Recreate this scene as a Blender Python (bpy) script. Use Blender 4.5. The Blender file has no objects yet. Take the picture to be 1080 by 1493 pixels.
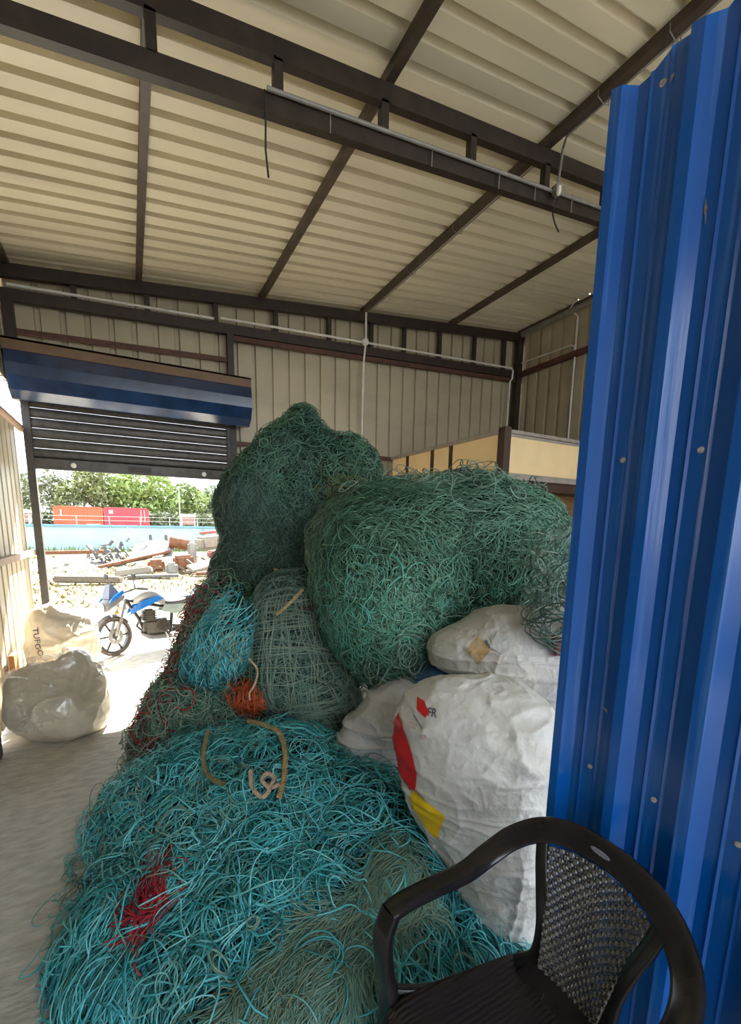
import bpy, bmesh, math, random
import numpy as np
from mathutils import Matrix, Vector

random.seed(7)
RNG = np.random.default_rng(11)
SC = bpy.context.scene
COL = SC.collection
PI = math.pi

# ------------------------------------------------------------------ camera
cam_d = bpy.data.cameras.new('camera')
cam = bpy.data.objects.new('camera', cam_d); COL.objects.link(cam)
cam_d.sensor_fit = 'VERTICAL'; cam_d.sensor_height = 24.0
cam_d.lens = 24.0 * 640.0 / 1493.0
cam_d.shift_y = (876.0 - 746.5) / 1493.0
cam_d.clip_start = 0.02; cam_d.clip_end = 600
CAMP = np.array([0.0, 0.0, 1.8])
xr = Vector((0.880, -0.474, 0.016)).normalized()
zb = Vector((-0.470, -0.867, 0.165)); zb = (zb - xr * zb.dot(xr)).normalized()
yu = zb.cross(xr)
cam.matrix_world = Matrix(((xr.x, yu.x, zb.x, 0), (xr.y, yu.y, zb.y, 0), (xr.z, yu.z, zb.z, 1.8), (0, 0, 0, 1)))
SC.camera = cam

# ------------------------------------------------------------------ light and exposure
w = bpy.data.worlds.new('hazy_sky'); SC.world = w; w.use_nodes = True
wn = w.node_tree; bg = wn.nodes['Background']
bg.inputs['Color'].default_value = (0.86, 0.94, 1.0, 1); bg.inputs['Strength'].default_value = 1.75
sun_d = bpy.data.lights.new('sun', 'SUN'); sun = bpy.data.objects.new('sun', sun_d); COL.objects.link(sun)
sun_d.energy = 18.0; sun_d.angle = math.radians(0.9); sun_d.color = (1.0, 0.95, 0.86)
sun_from = Vector((0.50, 1.0, 1.06)).normalized()
sun.rotation_euler = sun_from.to_track_quat('Z', 'Y').to_euler()
VS = SC.view_settings
VS.view_transform = 'Standard'; VS.look = 'None'; VS.exposure = 1.55; VS.gamma = 1.0; VS.use_curve_mapping = False
SC.cycles.max_bounces = 8; SC.cycles.diffuse_bounces = 5; SC.cycles.glossy_bounces = 3
SC.cycles.transparent_max_bounces = 10; SC.cycles.sample_clamp_indirect = 6
SC.cycles.use_denoising = True

# ------------------------------------------------------------------ materials
MATS = {}
def mat(name, col, rough=0.6, metal=0.0, var=0.0, scale=6.0, col2=None, bump=0.0, bscale=40.0, stretch=(1, 1, 1),
        spec=0.5, coat=0.0, detail=4.0, lo=0.35, hi=0.65, rvar=0.0):
    """principled material, colour mixed to col2 by object-space noise, with fine bump"""
    if name in MATS: return MATS[name]
    m = bpy.data.materials.new(name); m.use_nodes = True
    nt = m.node_tree; N = nt.nodes; L = nt.links
    b = N['Principled BSDF']
    b.inputs['Base Color'].default_value = (*col, 1); b.inputs['Roughness'].default_value = rough
    b.inputs['Metallic'].default_value = metal; b.inputs['Specular IOR Level'].default_value = spec
    b.inputs['Coat Weight'].default_value = coat; b.inputs['Coat Roughness'].default_value = 0.15
    tc = N.new('ShaderNodeTexCoord'); mp = N.new('ShaderNodeMapping'); mp.inputs['Scale'].default_value = stretch
    L.new(tc.outputs['Object'], mp.inputs['Vector'])
    if col2 is None and var > 0: col2 = tuple(c * (1 - var) for c in col)
    if col2 is not None:
        n = N.new('ShaderNodeTexNoise'); n.inputs['Scale'].default_value = scale; n.inputs['Detail'].default_value = detail
        L.new(mp.outputs['Vector'], n.inputs['Vector'])
        r = N.new('ShaderNodeValToRGB'); r.color_ramp.elements[0].position = lo; r.color_ramp.elements[1].position = hi
        r.color_ramp.elements[0].color = (*col, 1); r.color_ramp.elements[1].color = (*col2, 1)
        L.new(n.outputs['Fac'], r.inputs['Fac']); L.new(r.outputs['Color'], b.inputs['Base Color'])
        if rvar:
            mr = N.new('ShaderNodeMapRange'); mr.inputs['To Min'].default_value = rough - rvar; mr.inputs['To Max'].default_value = rough + rvar
            L.new(n.outputs['Fac'], mr.inputs['Value']); L.new(mr.outputs['Result'], b.inputs['Roughness'])
    if bump > 0:
        n2 = N.new('ShaderNodeTexNoise'); n2.inputs['Scale'].default_value = bscale; n2.inputs['Detail'].default_value = 6
        L.new(mp.outputs['Vector'], n2.inputs['Vector'])
        bp = N.new('ShaderNodeBump'); bp.inputs['Strength'].default_value = bump; bp.inputs['Distance'].default_value = 0.01
        L.new(n2.outputs['Fac'], bp.inputs['Height']); L.new(bp.outputs['Normal'], b.inputs['Normal'])
    MATS[name] = m
    return m

def strand_mat(name, cols, rough=0.5, spec=0.4):
    """twine: each strand carries a 'tint' value that picks its dye along a ramp"""
    m = bpy.data.materials.new(name); m.use_nodes = True
    nt = m.node_tree; N = nt.nodes; L = nt.links; b = N['Principled BSDF']
    b.inputs['Roughness'].default_value = rough; b.inputs['Specular IOR Level'].default_value = spec
    at = N.new('ShaderNodeAttribute'); at.attribute_name = 'tint'
    r = N.new('ShaderNodeValToRGB')
    els = r.color_ramp.elements
    els[0].color = (*cols[0], 1); els[0].position = 0; els[1].color = (*cols[-1], 1); els[1].position = 1
    for i, c in enumerate(cols[1:-1]):
        e = els.new((i + 1) / (len(cols) - 1)); e.color = (*c, 1)
    L.new(at.outputs['Fac'], r.inputs['Fac']); L.new(r.outputs['Color'], b.inputs['Base Color'])
    MATS[name] = m
    return m

# ------------------------------------------------------------------ object helpers
def link(name, me, parent=None, loc=None):
    o = bpy.data.objects.new(name, me); COL.objects.link(o)
    if parent is not None: o.parent = parent
    if loc is not None: o.location = loc
    return o
def tag(o, label=None, cat=None, group=None, kind=None):
    if label: o['label'] = label
    if cat: o['category'] = cat
    if group: o['group'] = group
    if kind: o['kind'] = kind
    return o
def thing(name, label, cat, loc=(0, 0, 0), rz=0.0, group=None):
    o = bpy.data.objects.new(name, None); COL.objects.link(o); o.empty_display_size = 0.1
    o.location = loc; o.rotation_euler = (0, 0, rz)
    return tag(o, label, cat, group)
def setting(name):
    o = bpy.data.objects.new(name, None); COL.objects.link(o); o['kind'] = 'structure'; return o
def mesh(name, V, F, m, parent=None, smooth=False, loc=None, kind=None):
    me = bpy.data.meshes.new(name)
    me.from_pydata([tuple(v) for v in V], [], [tuple(f) for f in F]); me.update()
    if m: me.materials.append(m)
    if smooth: me.polygons.foreach_set('use_smooth', np.ones(len(me.polygons), bool))
    o = link(name, me, parent, loc)
    if kind: o['kind'] = kind
    return o
def mesh_np(name, V, F, m, parent=None, smooth=True, attr=None, kind=None):
    """fast builder for large uniform meshes, F is (n,3) or (n,4)"""
    me = bpy.data.meshes.new(name)
    k = F.shape[1]
    me.vertices.add(len(V)); me.vertices.foreach_set('co', np.ascontiguousarray(V, np.float32).ravel())
    me.loops.add(F.size); me.loops.foreach_set('vertex_index', np.ascontiguousarray(F, np.int32).ravel())
    me.polygons.add(len(F)); me.polygons.foreach_set('loop_start', np.arange(0, F.size, k, dtype=np.int32))
    me.polygons.foreach_set('use_smooth', np.full(len(F), smooth, bool))
    if attr is not None:
        a = me.attributes.new('tint', 'FLOAT', 'POINT'); a.data.foreach_set('value', np.ascontiguousarray(attr, np.float32))
    me.materials.append(m); me.update(); me.validate()
    o = link(name, me, parent)
    if kind: o['kind'] = kind
    return o

class MB:
    """collects boxes, tubes and lofts into one mesh"""
    def __init__(s): s.V = []; s.F = []
    def add(s, V, F):
        k = len(s.V); s.V += [tuple(v) for v in V]; s.F += [tuple(i + k for i in f) for f in F]; return s
    def box(s, lo, hi, M=None, bev=0.0):
        x0, y0, z0 = lo; x1, y1, z1 = hi
        if bev > 0:
            bm = bmesh.new(); bmesh.ops.create_cube(bm, size=1)
            for v in bm.verts: v.co = Vector((x0 + (v.co.x + .5) * (x1 - x0), y0 + (v.co.y + .5) * (y1 - y0), z0 + (v.co.z + .5) * (z1 - z0)))
            bmesh.ops.bevel(bm, geom=bm.edges[:], offset=bev, segments=2, affect='EDGES')
            bm.verts.index_update()
            V = [v.co.copy() for v in bm.verts]; F = [[v.index for v in f.verts] for f in bm.faces]; bm.free()
        else:
            V = [Vector(p) for p in ((x0, y0, z0), (x1, y0, z0), (x1, y1, z0), (x0, y1, z0), (x0, y0, z1), (x1, y0, z1), (x1, y1, z1), (x0, y1, z1))]
            F = [(0, 3, 2, 1), (4, 5, 6, 7), (0, 1, 5, 4), (1, 2, 6, 5), (2, 3, 7, 6), (3, 0, 4, 7)]
        if M is not None: V = [M @ v for v in V]
        return s.add(V, F)
    def bar(s, a, b, wd, ht, up=(0, 0, 1), bev=0.0):
        a = Vector(a); b = Vector(b); t = (b - a); ln = t.length; t.normalize()
        sd = t.cross(Vector(up)); sd = sd.normalized() if sd.length > 1e-6 else Vector((1, 0, 0)); u = sd.cross(t)
        M = Matrix(((t.x, sd.x, u.x, a.x), (t.y, sd.y, u.y, a.y), (t.z, sd.z, u.z, a.z), (0, 0, 0, 1)))
        return s.box((0, -wd / 2, -ht / 2), (ln, wd / 2, ht / 2), M, bev)
    def tube(s, pts, r, n=8, cap=True):
        P = [Vector(p) for p in pts]; R = r if hasattr(r, '__len__') else [r] * len(P)
        V = []; F = []; ref = None
        for i, p in enumerate(P):
            t = (P[min(i + 1, len(P) - 1)] - P[max(i - 1, 0)]).normalized()
            if ref is None: ref = t.orthogonal().normalized()
            ref = (ref - t * ref.dot(t)).normalized(); b = t.cross(ref)
            for k in range(n):
                a = 2 * PI * k / n; V.append(p + (ref * math.cos(a) + b * math.sin(a)) * R[i])
        for i in range(len(P) - 1):
            for k in range(n):
                F.append((i * n + k, i * n + (k + 1) % n, (i + 1) * n + (k + 1) % n, (i + 1) * n + k))
        if cap: F += [tuple(reversed(range(n))), tuple(range((len(P) - 1) * n, len(P) * n))]
        return s.add(V, F)
    def lathe(s, prof, n=24, M=None, closed=False):
        """prof: (radius, height) pairs turned about z"""
        V = []; F = []; m = len(prof)
        for r, z in prof:
            for k in range(n):
                a = 2 * PI * k / n; V.append(Vector((r * math.cos(a), r * math.sin(a), z)))
        for i in range(m if closed else m - 1):
            j = (i + 1) % m
            for k in range(n): F.append((i * n + k, i * n + (k + 1) % n, j * n + (k + 1) % n, j * n + k))
        if M is not None: V = [M @ v for v in V]
        return s.add(V, F)
    def prism(s, poly, d0, d1, f):
        """poly: 2-D outline; f(u, v, d) -> 3-D point"""
        n = len(poly); V = [f(u, v, d0) for u, v in poly] + [f(u, v, d1) for u, v in poly]
        F = [tuple(reversed(range(n))), tuple(range(n, 2 * n))] + [(i, (i + 1) % n, n + (i + 1) % n, n + i) for i in range(n)]
        return s.add(V, F)
    def build(s, name, m, parent=None, smooth=False, kind=None):
        o = mesh(name, s.V, s.F, m, parent, smooth, kind=kind)
        if smooth:
            me = o.data; bm = bmesh.new(); bm.from_mesh(me); bmesh.ops.recalc_face_normals(bm, faces=bm.faces)
            for e in bm.edges:
                if len(e.link_faces) == 2 and e.calc_face_angle(0) > 0.7: e.smooth = False
            bm.to_mesh(me); bm.free()
        else:
            me = o.data; bm = bmesh.new(); bm.from_mesh(me); bmesh.ops.recalc_face_normals(bm, faces=bm.faces); bm.to_mesh(me); bm.free()
        return o
def obj(name, mb, m, parent=None, smooth=False, kind=None): return mb.build(name, m, parent, smooth, kind)

def spline(P, n):
    """Catmull-Rom through the rows of P (any width), n samples per span"""
    P = np.array(P, float); Q = np.vstack([2 * P[0] - P[1], P, 2 * P[-1] - P[-2]]); out = []
    for i in range(1, len(Q) - 2):
        for t in np.linspace(0, 1, n, endpoint=False):
            a, b, c, d = Q[i - 1], Q[i], Q[i + 1], Q[i + 2]
            out.append(0.5 * ((2 * b) + (c - a) * t + (2 * a - 5 * b + 4 * c - d) * t * t + (3 * b - a - 3 * c + d) * t ** 3))
    out.append(P[-1]); return np.array(out)

# ------------------------------------------------------------------ numpy noise and soft lumps
def _h(i, j, k, s):
    n = (i * 374761393 + j * 668265263 + k * 2147483647 + s * 974634541) & 0xffffffff
    n = ((n ^ (n >> 13)) * 1274126177) & 0xffffffff
    return ((n ^ (n >> 16)) & 0xffff) / 65535.0
def vnoise(P, s=0):
    P = np.asarray(P, float); f = np.floor(P); q = P - f; i = f.astype(np.int64); q = q * q * (3 - 2 * q); r = 0
    for dx in (0, 1):
        for dy in (0, 1):
            for dz in (0, 1):
                wt = (q[..., 0] if dx else 1 - q[..., 0]) * (q[..., 1] if dy else 1 - q[..., 1]) * (q[..., 2] if dz else 1 - q[..., 2])
                r = r + wt * _h(i[..., 0] + dx, i[..., 1] + dy, i[..., 2] + dz, s)
    return r * 2 - 1
def ridge(P, s=0): return 1 - 2 * np.abs(vnoise(P, s))
def crease(P, s=0): return 1.6 * (1 - np.abs(vnoise(P, s))) ** 6 - .5

YAW = -28.4 * PI / 180
CY, SY = math.cos(YAW), math.sin(YAW)
class Lump:
    """smooth union of ellipsoids (rows cx,cy,cz,rx,ry,rz turned by yaw) with an optional relief; the floor cuts it off"""
    def __init__(s, rows, k=0.07, relief=None, yaw=YAW):
        s.E = np.array(rows, float); s.k = k; s.relief = relief; s.c, s.s = math.cos(yaw), math.sin(yaw)
    def f(s, P):
        acc = 0
        for cx, cy, cz, a, b, c in s.E:
            x = P[..., 0] - cx; y = P[..., 1] - cy; z = P[..., 2] - cz
            u = x * s.c + y * s.s; v = -x * s.s + y * s.c
            k0 = np.sqrt((u / a) ** 2 + (v / b) ** 2 + (z / c) ** 2) + 1e-9
            k1 = np.sqrt((u / a ** 2) ** 2 + (v / b ** 2) ** 2 + (z / c ** 2) ** 2) + 1e-9
            d = k0 * (k0 - 1) / k1
            acc = acc + np.exp(-np.clip(d / s.k, -60, 60))
        d = -s.k * np.log(acc)
        if s.relief is not None: d = d - s.relief(P)
        return d
    def grad(s, P, e=0.008):
        g = np.stack([s.f(P + np.array(o)) - s.f(P - np.array(o)) for o in ((e, 0, 0), (0, e, 0), (0, 0, e))], -1)
        return g / (np.linalg.norm(g, axis=-1, keepdims=True) + 1e-9)
    def mesh_data(s, sub, centre, rmax=2.0):
        bm = bmesh.new(); bmesh.ops.create_icosphere(bm, subdivisions=sub, radius=1); bm.verts.index_update()
        D = np.array([v.co[:] for v in bm.verts]); F = np.array([[v.index for v in f.verts] for f in bm.faces]); bm.free()
        c = np.array(centre, float); t = np.full(len(D), rmax)
        for _ in range(60): t = np.maximum(t - 0.75 * s.f(c + D * t[:, None]), 0.01)
        V = c + D * t[:, None]; V[:, 2] = np.maximum(V[:, 2], 0.004)
        s.V, s.F = V, F
        return V, F
    def build(s, name, sub, centre, m, parent=None, rmax=2.0):
        V, F = s.mesh_data(sub, centre, rmax)
        return mesh_np(name, V, F, m, parent)
    def cast(s, P, D, n=40):
        """march points P along unit D onto the surface"""
        P = np.array(P, float); D = np.array(D, float)
        for _ in range(n): P = P + D * (0.7 * s.f(P))[:, None]
        return P
    def seeds(s, n, mask=None, face=-0.25):
        A = s.V[s.F]; nr = np.cross(A[:, 1] - A[:, 0], A[:, 2] - A[:, 0]); ar = np.linalg.norm(nr, axis=1); nr /= ar[:, None] + 1e-12
        C = A.mean(1); tc = CAMP - C; tc /= np.linalg.norm(tc, axis=1)[:, None]
        ok = ((nr * tc).sum(1) > face) & (C[:, 2] > 0.012)
        if mask is not None: ok &= mask(C)
        p = np.where(ok, ar, 0); p = p / p.sum()
        i = RNG.choice(len(p), n, p=p); b = RNG.dirichlet((1, 1, 1), n)
        return (A[i] * b[..., None]).sum(1)

def unit(a): return a / (np.linalg.norm(a, axis=-1, keepdims=True) + 1e-9)
def trace(lump, P, D, M, ds, turn, jitter=6.0, lift=0.004, amp=0.012, wave=0.0, wl=0.06, relax=0.0, flow=None, tuck=1.0):
    """walks strands over a lump: P seeds, D directions, turn curvature per strand (1/m)"""
    n = len(P); P = P.copy(); kap = np.array(turn, float) * np.ones(n); out = np.zeros((n, M, 3)); nrm = np.zeros((n, M, 3))
    ph = RNG.uniform(0, 6.28, (n, 2)); fr = RNG.uniform(0.10, 0.45, (n, 2)); base = lift + amp * RNG.random(n) ** 1.5; wob = np.zeros(n)
    ws = RNG.uniform(0.7, 1.4, n)
    for i in range(M):
        nv = lump.grad(P)
        if flow is not None and relax > 0: D = D + relax * flow(P)
        D = unit(D - nv * (D * nv).sum(1, keepdims=True))
        wob = 0.85 * wob + RNG.normal(0, jitter, n) * 0.5
        an = (kap + wob) * ds + wave * np.cos(i * ds / wl * 6.28 * ws + ph[:, 0] * 3) * ds / wl
        Bv = np.cross(nv, D); D = unit(D * np.cos(an)[:, None] + Bv * np.sin(an)[:, None])
        h = base + amp * (0.5 + 0.5 * np.sin(ph[:, 0] + fr[:, 0] * i)) * (0.6 + 0.4 * np.sin(ph[:, 1] + fr[:, 1] * i))
        h = h - (h + .008) * max(0.0, 1 - min(i, M - 1 - i) / 3.0) ** 1.5 * tuck
        q = P + nv * h[:, None]; q[:, 2] = np.maximum(q[:, 2], 0.006 + h * 0.3)
        out[:, i] = q; nrm[:, i] = nv
        P = P + D * ds; P = P - nv * lump.f(P)[:, None]
    return out, nrm
def strands(name, S, Nv, r, tint, m, parent=None, sides=3, kind='stuff'):
    """(n,M,3) polylines -> one mesh of thin tubes"""
    n, M, _ = S.shape
    T = np.gradient(S, axis=1); T = unit(T); B = unit(np.cross(Nv, T)); U = np.cross(T, B)
    rr = (np.ones(n) * r)[:, None, None]
    ring = [S - rr * (.35 * U + B), S + rr * .75 * U, S - rr * (.35 * U - B)]   # the half of the cord that faces outwards
    V = np.stack(ring, 2).reshape(-1, 3)
    idx = np.arange(n * M * sides).reshape(n, M, sides)
    a = idx[:, :-1, :-1]; b = idx[:, 1:, :-1]; a2 = idx[:, :-1, 1:]; b2 = idx[:, 1:, 1:]
    F = np.stack([a, a2, b2, b], -1).reshape(-1, 4)
    return mesh_np(name, V, F, m, parent, True, np.repeat(tint, M * sides), kind)
def merge(*parts):
    """joins (S,N,r,tint) bundles of the same length"""
    return [np.concatenate(x) for x in zip(*parts)]

def rope_twist(name, pts, r, m, parent=None, pitch=0.05, n=3):
    """laid rope: three strands wound about a smooth path"""
    P = spline(pts, 14); seg = np.linalg.norm(np.diff(P, axis=0), axis=1); s = np.concatenate([[0], np.cumsum(seg)])
    k = max(12, int(s[-1] / (pitch / 8))); u = np.linspace(0, s[-1], k)
    Q = np.stack([np.interp(u, s, P[:, i]) for i in range(3)], 1)
    T = unit(np.gradient(Q, axis=0)); ref = np.array([0.3, 0.2, 1.0]); b = MB()
    B = unit(np.cross(T, ref)); U = np.cross(B, T)
    for j in range(n):
        a = u / pitch * 2 * PI + j * 2 * PI / n
        b.tube(Q + r * 0.52 * (np.cos(a)[:, None] * U + np.sin(a)[:, None] * B), r * 0.56, 6)
    return b.build(name, m, parent, True)

def sweep(path, wd, th, wide, n=10, per=8, power=3.0):
    """loft of a rounded flat band along path; wide = direction of its broad axis at each point"""
    K = np.hstack([np.array(path, float), np.array(wd, float)[:, None], np.array(th, float)[:, None], np.array(wide, float)])
    K = spline(K, per); b = MB(); V = []; F = []
    for i in range(len(K)):
        p = K[i, :3]; t = unit(K[min(i + 1, len(K) - 1), :3] - K[max(i - 1, 0), :3]); wv = K[i, 5:8]; wv = unit(wv - t * wv.dot(t)); hv = np.cross(t, wv)
        for j in range(n * 2):
            a = 2 * PI * j / (n * 2); c, s2 = math.cos(a), math.sin(a)
            e = 2.0 / power
            V.append(p + wv * (math.copysign(abs(c) ** e, c) * K[i, 3] / 2) + hv * (math.copysign(abs(s2) ** e, s2) * K[i, 4] / 2))
    m = n * 2
    for i in range(len(K) - 1):
        for j in range(m): F.append((i * m + j, i * m + (j + 1) % m, (i + 1) * m + (j + 1) % m, (i + 1) * m + j))
    F += [tuple(reversed(range(m))), tuple(range((len(K) - 1) * m, len(K) * m))]
    b.add(V, F); return b

# ------------------------------------------------------------------ palette
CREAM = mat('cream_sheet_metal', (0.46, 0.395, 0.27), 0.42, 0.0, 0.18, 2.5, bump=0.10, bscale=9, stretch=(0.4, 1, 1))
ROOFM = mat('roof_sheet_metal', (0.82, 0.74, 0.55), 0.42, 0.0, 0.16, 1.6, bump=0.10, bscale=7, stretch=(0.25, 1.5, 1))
BROWN = mat('brown_painted_steel', (0.036, 0.023, 0.016), 0.5, 0.0, 0.45, 9)
RUST = mat('red_oxide_steel', (0.10, 0.035, 0.022), 0.6, 0.0, 0.4, 12)
PURL = mat('purlin_steel', (0.085, 0.058, 0.04), 0.5, 0.0, 0.35, 10)
GALV = mat('galvanised_tube', (0.35, 0.33, 0.29), 0.35, 0.6, 0.25, 20)
BLUE = mat('blue_coated_sheet', (0.003, 0.125, 0.56), 0.17, 0.0, scale=40, col2=(0.06, 0.22, 0.66), stretch=(1, 1, 0.03), lo=0.56, hi=0.72, bump=0.05, bscale=60, spec=0.6)
SCUFF = mat('scratched_bare_metal', (0.45, 0.43, 0.40), 0.5, 0.2, 0.4, 90)
SCREW = mat('zinc_screw', (0.72, 0.70, 0.66), 0.35, 0.3, 0.3, 200)
CONC = mat('brushed_concrete', (0.58, 0.55, 0.49), 0.85, 0.0, scale=9, col2=(0.41, 0.385, 0.34), bump=0.6, bscale=24, stretch=(1.0, 2.6, 1), detail=9, lo=0.38, hi=0.68)
DIRT = mat('dry_dirt', (0.16, 0.135, 0.075), 0.95, 0.0, scale=0.35, col2=(0.115, 0.09, 0.03), bump=0.4, bscale=6, detail=8, lo=0.42, hi=0.58)
PVC = mat('white_pvc', (0.27, 0.255, 0.22), 0.4, 0.0, 0.2, 15)
WIRE = mat('black_wire', (0.02, 0.017, 0.014), 0.5)

# ------------------------------------------------------------------ the shed
RX0, RX1, RY1 = -1.07, 6.65, 6.57
def roofz(x): return 4.57 + 0.1127 * (x + 1.05)

def corrugated(name, w0, w1, pitch, prof, bot, top, place, m, parent, start=0.0):
    """ribbed sheet from w0 to w1; prof: (fraction of pitch, relief); place(w, z, relief) -> point"""
    pts = []; k = math.floor((w0 - start) / pitch) - 1
    while start + k * pitch < w1 + pitch:
        for f, d in prof: pts.append((start + (k + f) * pitch, d))
        k += 1
    ws = np.array([p[0] for p in pts]); ds = np.array([p[1] for p in pts])
    inner = [(a, d) for a, d in pts if w0 < a < w1]
    run = [(w0, np.interp(w0, ws, ds))] + inner + [(w1, np.interp(w1, ws, ds))]
    V = []; F = []
    for i, (a, d) in enumerate(run):
        V += [place(a, bot(a) if callable(bot) else bot, d), place(a, top(a) if callable(top) else top, d)]
        if i: F.append((2 * i - 2, 2 * i, 2 * i + 1, 2 * i - 1))
    return mesh(name, V, F, m, parent)

floor = setting('floor')
obj('concrete_slab', MB().box((RX0 - 0.25, -9, -0.2), (RX1 + 0.3, 9.2, 0)), CONC, floor)
ground = setting('ground')
g = []
G = 60
xs = np.concatenate([np.linspace(-90, -12, 10), np.linspace(-9, 14, 40), np.linspace(18, 110, 10)]); ys = np.concatenate([np.linspace(-60, -8, 8), np.linspace(-5, 34.5, 70)])
GV = np.array([(x, y, -0.03 + (0.05 * float(vnoise(np.array([x * .5, y * .5, 0.0]))) + 0.03 * float(vnoise(np.array([x * 2, y * 2, 3.0]))) if y > 10 else -0.03) + 0.02 * max(0, min(1, (y - 9) / 3))) for y in ys for x in xs])
nx = len(xs); GF = np.array([(j * nx + i, j * nx + i + 1, (j + 1) * nx + i + 1, (j + 1) * nx + i) for j in range(len(ys) - 1) for i in range(nx - 1)])
mesh_np('dirt_yard', GV, GF, DIRT, ground)
obj('added_dark_slab', MB().box((-60, -60, -.1), (60, -4.5, .012)), mat('dark_slab', (.07, .07, .072), .9, 0, .3, 3), ground)  # unseen dark slab added behind the camera to cut bounce onto the near ceiling
obj('far_terrace', MB().box((-90, 34.3, -0.5), (110, 190, 1.25)), mat('far_ground', (0.34, 0.33, 0.24), 0.95, 0, 0.4, 0.3), ground)

RP = [(0, 0), (0.62, 0), (0.645, 0.075), (0.955, 0.075), (0.98, 0)]
ceil = setting('ceiling')
for a in np.arange(-4.4, 6.6, 1.0):
    b = min(a + 1.0, RY1 + 0.05)
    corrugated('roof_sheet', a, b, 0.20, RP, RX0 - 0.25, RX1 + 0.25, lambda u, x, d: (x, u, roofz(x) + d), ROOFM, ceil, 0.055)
WP = [(0, 0), (0.62, 0), (0.66, 0.035), (0.86, 0.035), (0.90, 0)]
wr = setting('wall_rear')
x = RX0
while x < RX1 - 0.01:
    x2 = min(x + 0.97, RX1)
    full = x > 1.2
    if x < 1.25 < x2 and not full: x2 = 1.25
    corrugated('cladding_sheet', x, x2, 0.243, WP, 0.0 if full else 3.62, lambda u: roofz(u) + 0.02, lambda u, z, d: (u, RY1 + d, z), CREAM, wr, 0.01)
    x = x2
wright = setting('wall_right')
for a in np.arange(-1.4, 6.5, 1.0):
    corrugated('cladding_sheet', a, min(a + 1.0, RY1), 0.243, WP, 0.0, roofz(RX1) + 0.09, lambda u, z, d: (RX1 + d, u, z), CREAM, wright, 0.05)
wl = setting('wall_left')
for a, b, c0, c1 in ((-3.2, -2.2, .03, 0), (-2.2, -1.2, .03, 0), (-1.2, -.2, .03, 0), (-.2, .9, .03, 0), (.9, 1.9, .03, 0), (1.9, 2.9, .03, 0), (2.9, 3.9, .03, 0), (3.9, 4.9, .03, 0), (4.9, 5.82, .03, 0), (5.82, 6.41, .03, 2.86), (5.82, 6.60, 3.30, 0)):
    corrugated('cladding_sheet', a, b, 0.20, WP, c0, c1 or roofz(RX0) + .09, lambda u, z, d: (RX0 - d, u, z), CREAM, wl, 0.0)
obj('girt', MB().bar((RX0 + .045, -3.2, 1.45), (RX0 + .045, 6.52, 1.45), .05, .06), mat('faded_girt', (0.36, 0.24, 0.16), 0.6, 0, 0.3, 10), wl)
gt = MB(); gt.tube([(RX0 + .05, -3.2, 2.84), (RX0 + .05, 6.50, 2.84)], .036, 12, False); gt.tube([(RX0 + .05, 6.50, 2.84), (RX0 + .05, -3.2, 2.84)], .028, 12, False)
obj('girt', gt, MATS['faded_girt'], wl, True)
obj('post', MB().box((RX0 - .02, 1.84, 0), (RX0 + .06, 1.92, roofz(RX0))), BROWN, wl)

# steelwork
st = setting('trim_1')
for px in (-1.0, 0.275, 1.76, 3.305, 4.985, 6.58):
    obj('purlin', MB().box((px - .032, -3.4, roofz(px) - .075), (px + .032, 6.52, roofz(px) - .004)), PURL, st)
def sloped(mb, x0, x1, y, off, wd, ht, base=roofz):
    return mb.bar((x0, y, base(x0) + off), (x1, y, base(x1) + off), wd, ht)
tr = setting('trim_2')
obj('top_chord', sloped(MB(), RX0 - .1, RX1, 3.10, -.155, .06, .12), BROWN, tr)
lowz = lambda x: 4.205 + 0.1127 * (x + .3)
obj('bottom_chord', sloped(MB(), RX0 - .1, RX1, 3.10, 0.0, .06, .11, lowz), BROWN, tr)
for px in (-.55, .267, .971, 1.72, 2.50, 3.31, 4.1, 4.95, 5.8):
    obj('strut', MB().box((px - .028, 3.07, lowz(px) + .05), (px + .028, 3.13, roofz(px) - .2)), BROWN, tr)
rt = setting('trim_3')
obj('top_chord', sloped(MB(), RX0, RX1, 6.47, -.125, .07, .13), BROWN, rt)
midz = lambda x: 4.215 + 0.058 * (x + 1.07)
obj('bottom_chord', sloped(MB(), RX0, RX1, 6.49, 0.0, .07, .12, midz), BROWN, rt)
for px in (-.4, .35, 1.15, 1.95, 2.75, 3.45, 4.05, 4.75, 5.5, 6.2):
    obj('strut', MB().box((px - .03, 6.46, midz(px) + .055), (px + .03, 6.51, roofz(px) - .185)), BROWN, rt)
obj('corner_post', MB().box((6.50, 6.42, 0), (6.62, 6.53, roofz(6.5) - .06)), BROWN, rt)
obj('post', MB().box((1.28, 6.44, 0), (1.36, 6.53, midz(1.3) - .06)), BROWN, rt)
obj('post', MB().box((-1.06, 6.44, 3.15), (-.97, 6.53, midz(-1) - .06)), BROWN, rt)
gr = setting('trim_4')
obj('girt', MB().bar((-.97, 6.5, 3.87), (1.28, 6.5, 3.98), .05, .05), RUST, gr)
obj('girt', MB().bar((1.36, 6.5, 2.92), (6.5, 6.5, 2.92), .05, .055), RUST, gr)
obj('girt', MB().bar((1.36, 6.49, midz(1.36) - .10), (6.5, 6.49, midz(6.5) - .10), .05, .06), RUST, gr)
obj('girt', MB().bar((6.60, 6.42, 4.66), (6.60, 0.0, 4.66), .06, .09), RUST, gr)
obj('eaves_closure', MB().box((RX1 - .05, -4.4, roofz(RX1) - .10), (RX1 - .01, RY1, roofz(RX1) + .085)), CREAM, gr)
obj('eaves_tube', MB().tube([(6.57, 6.42, 5.34), (6.57, 0, 5.34)], .05, 10), GALV, gr, True)

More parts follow.
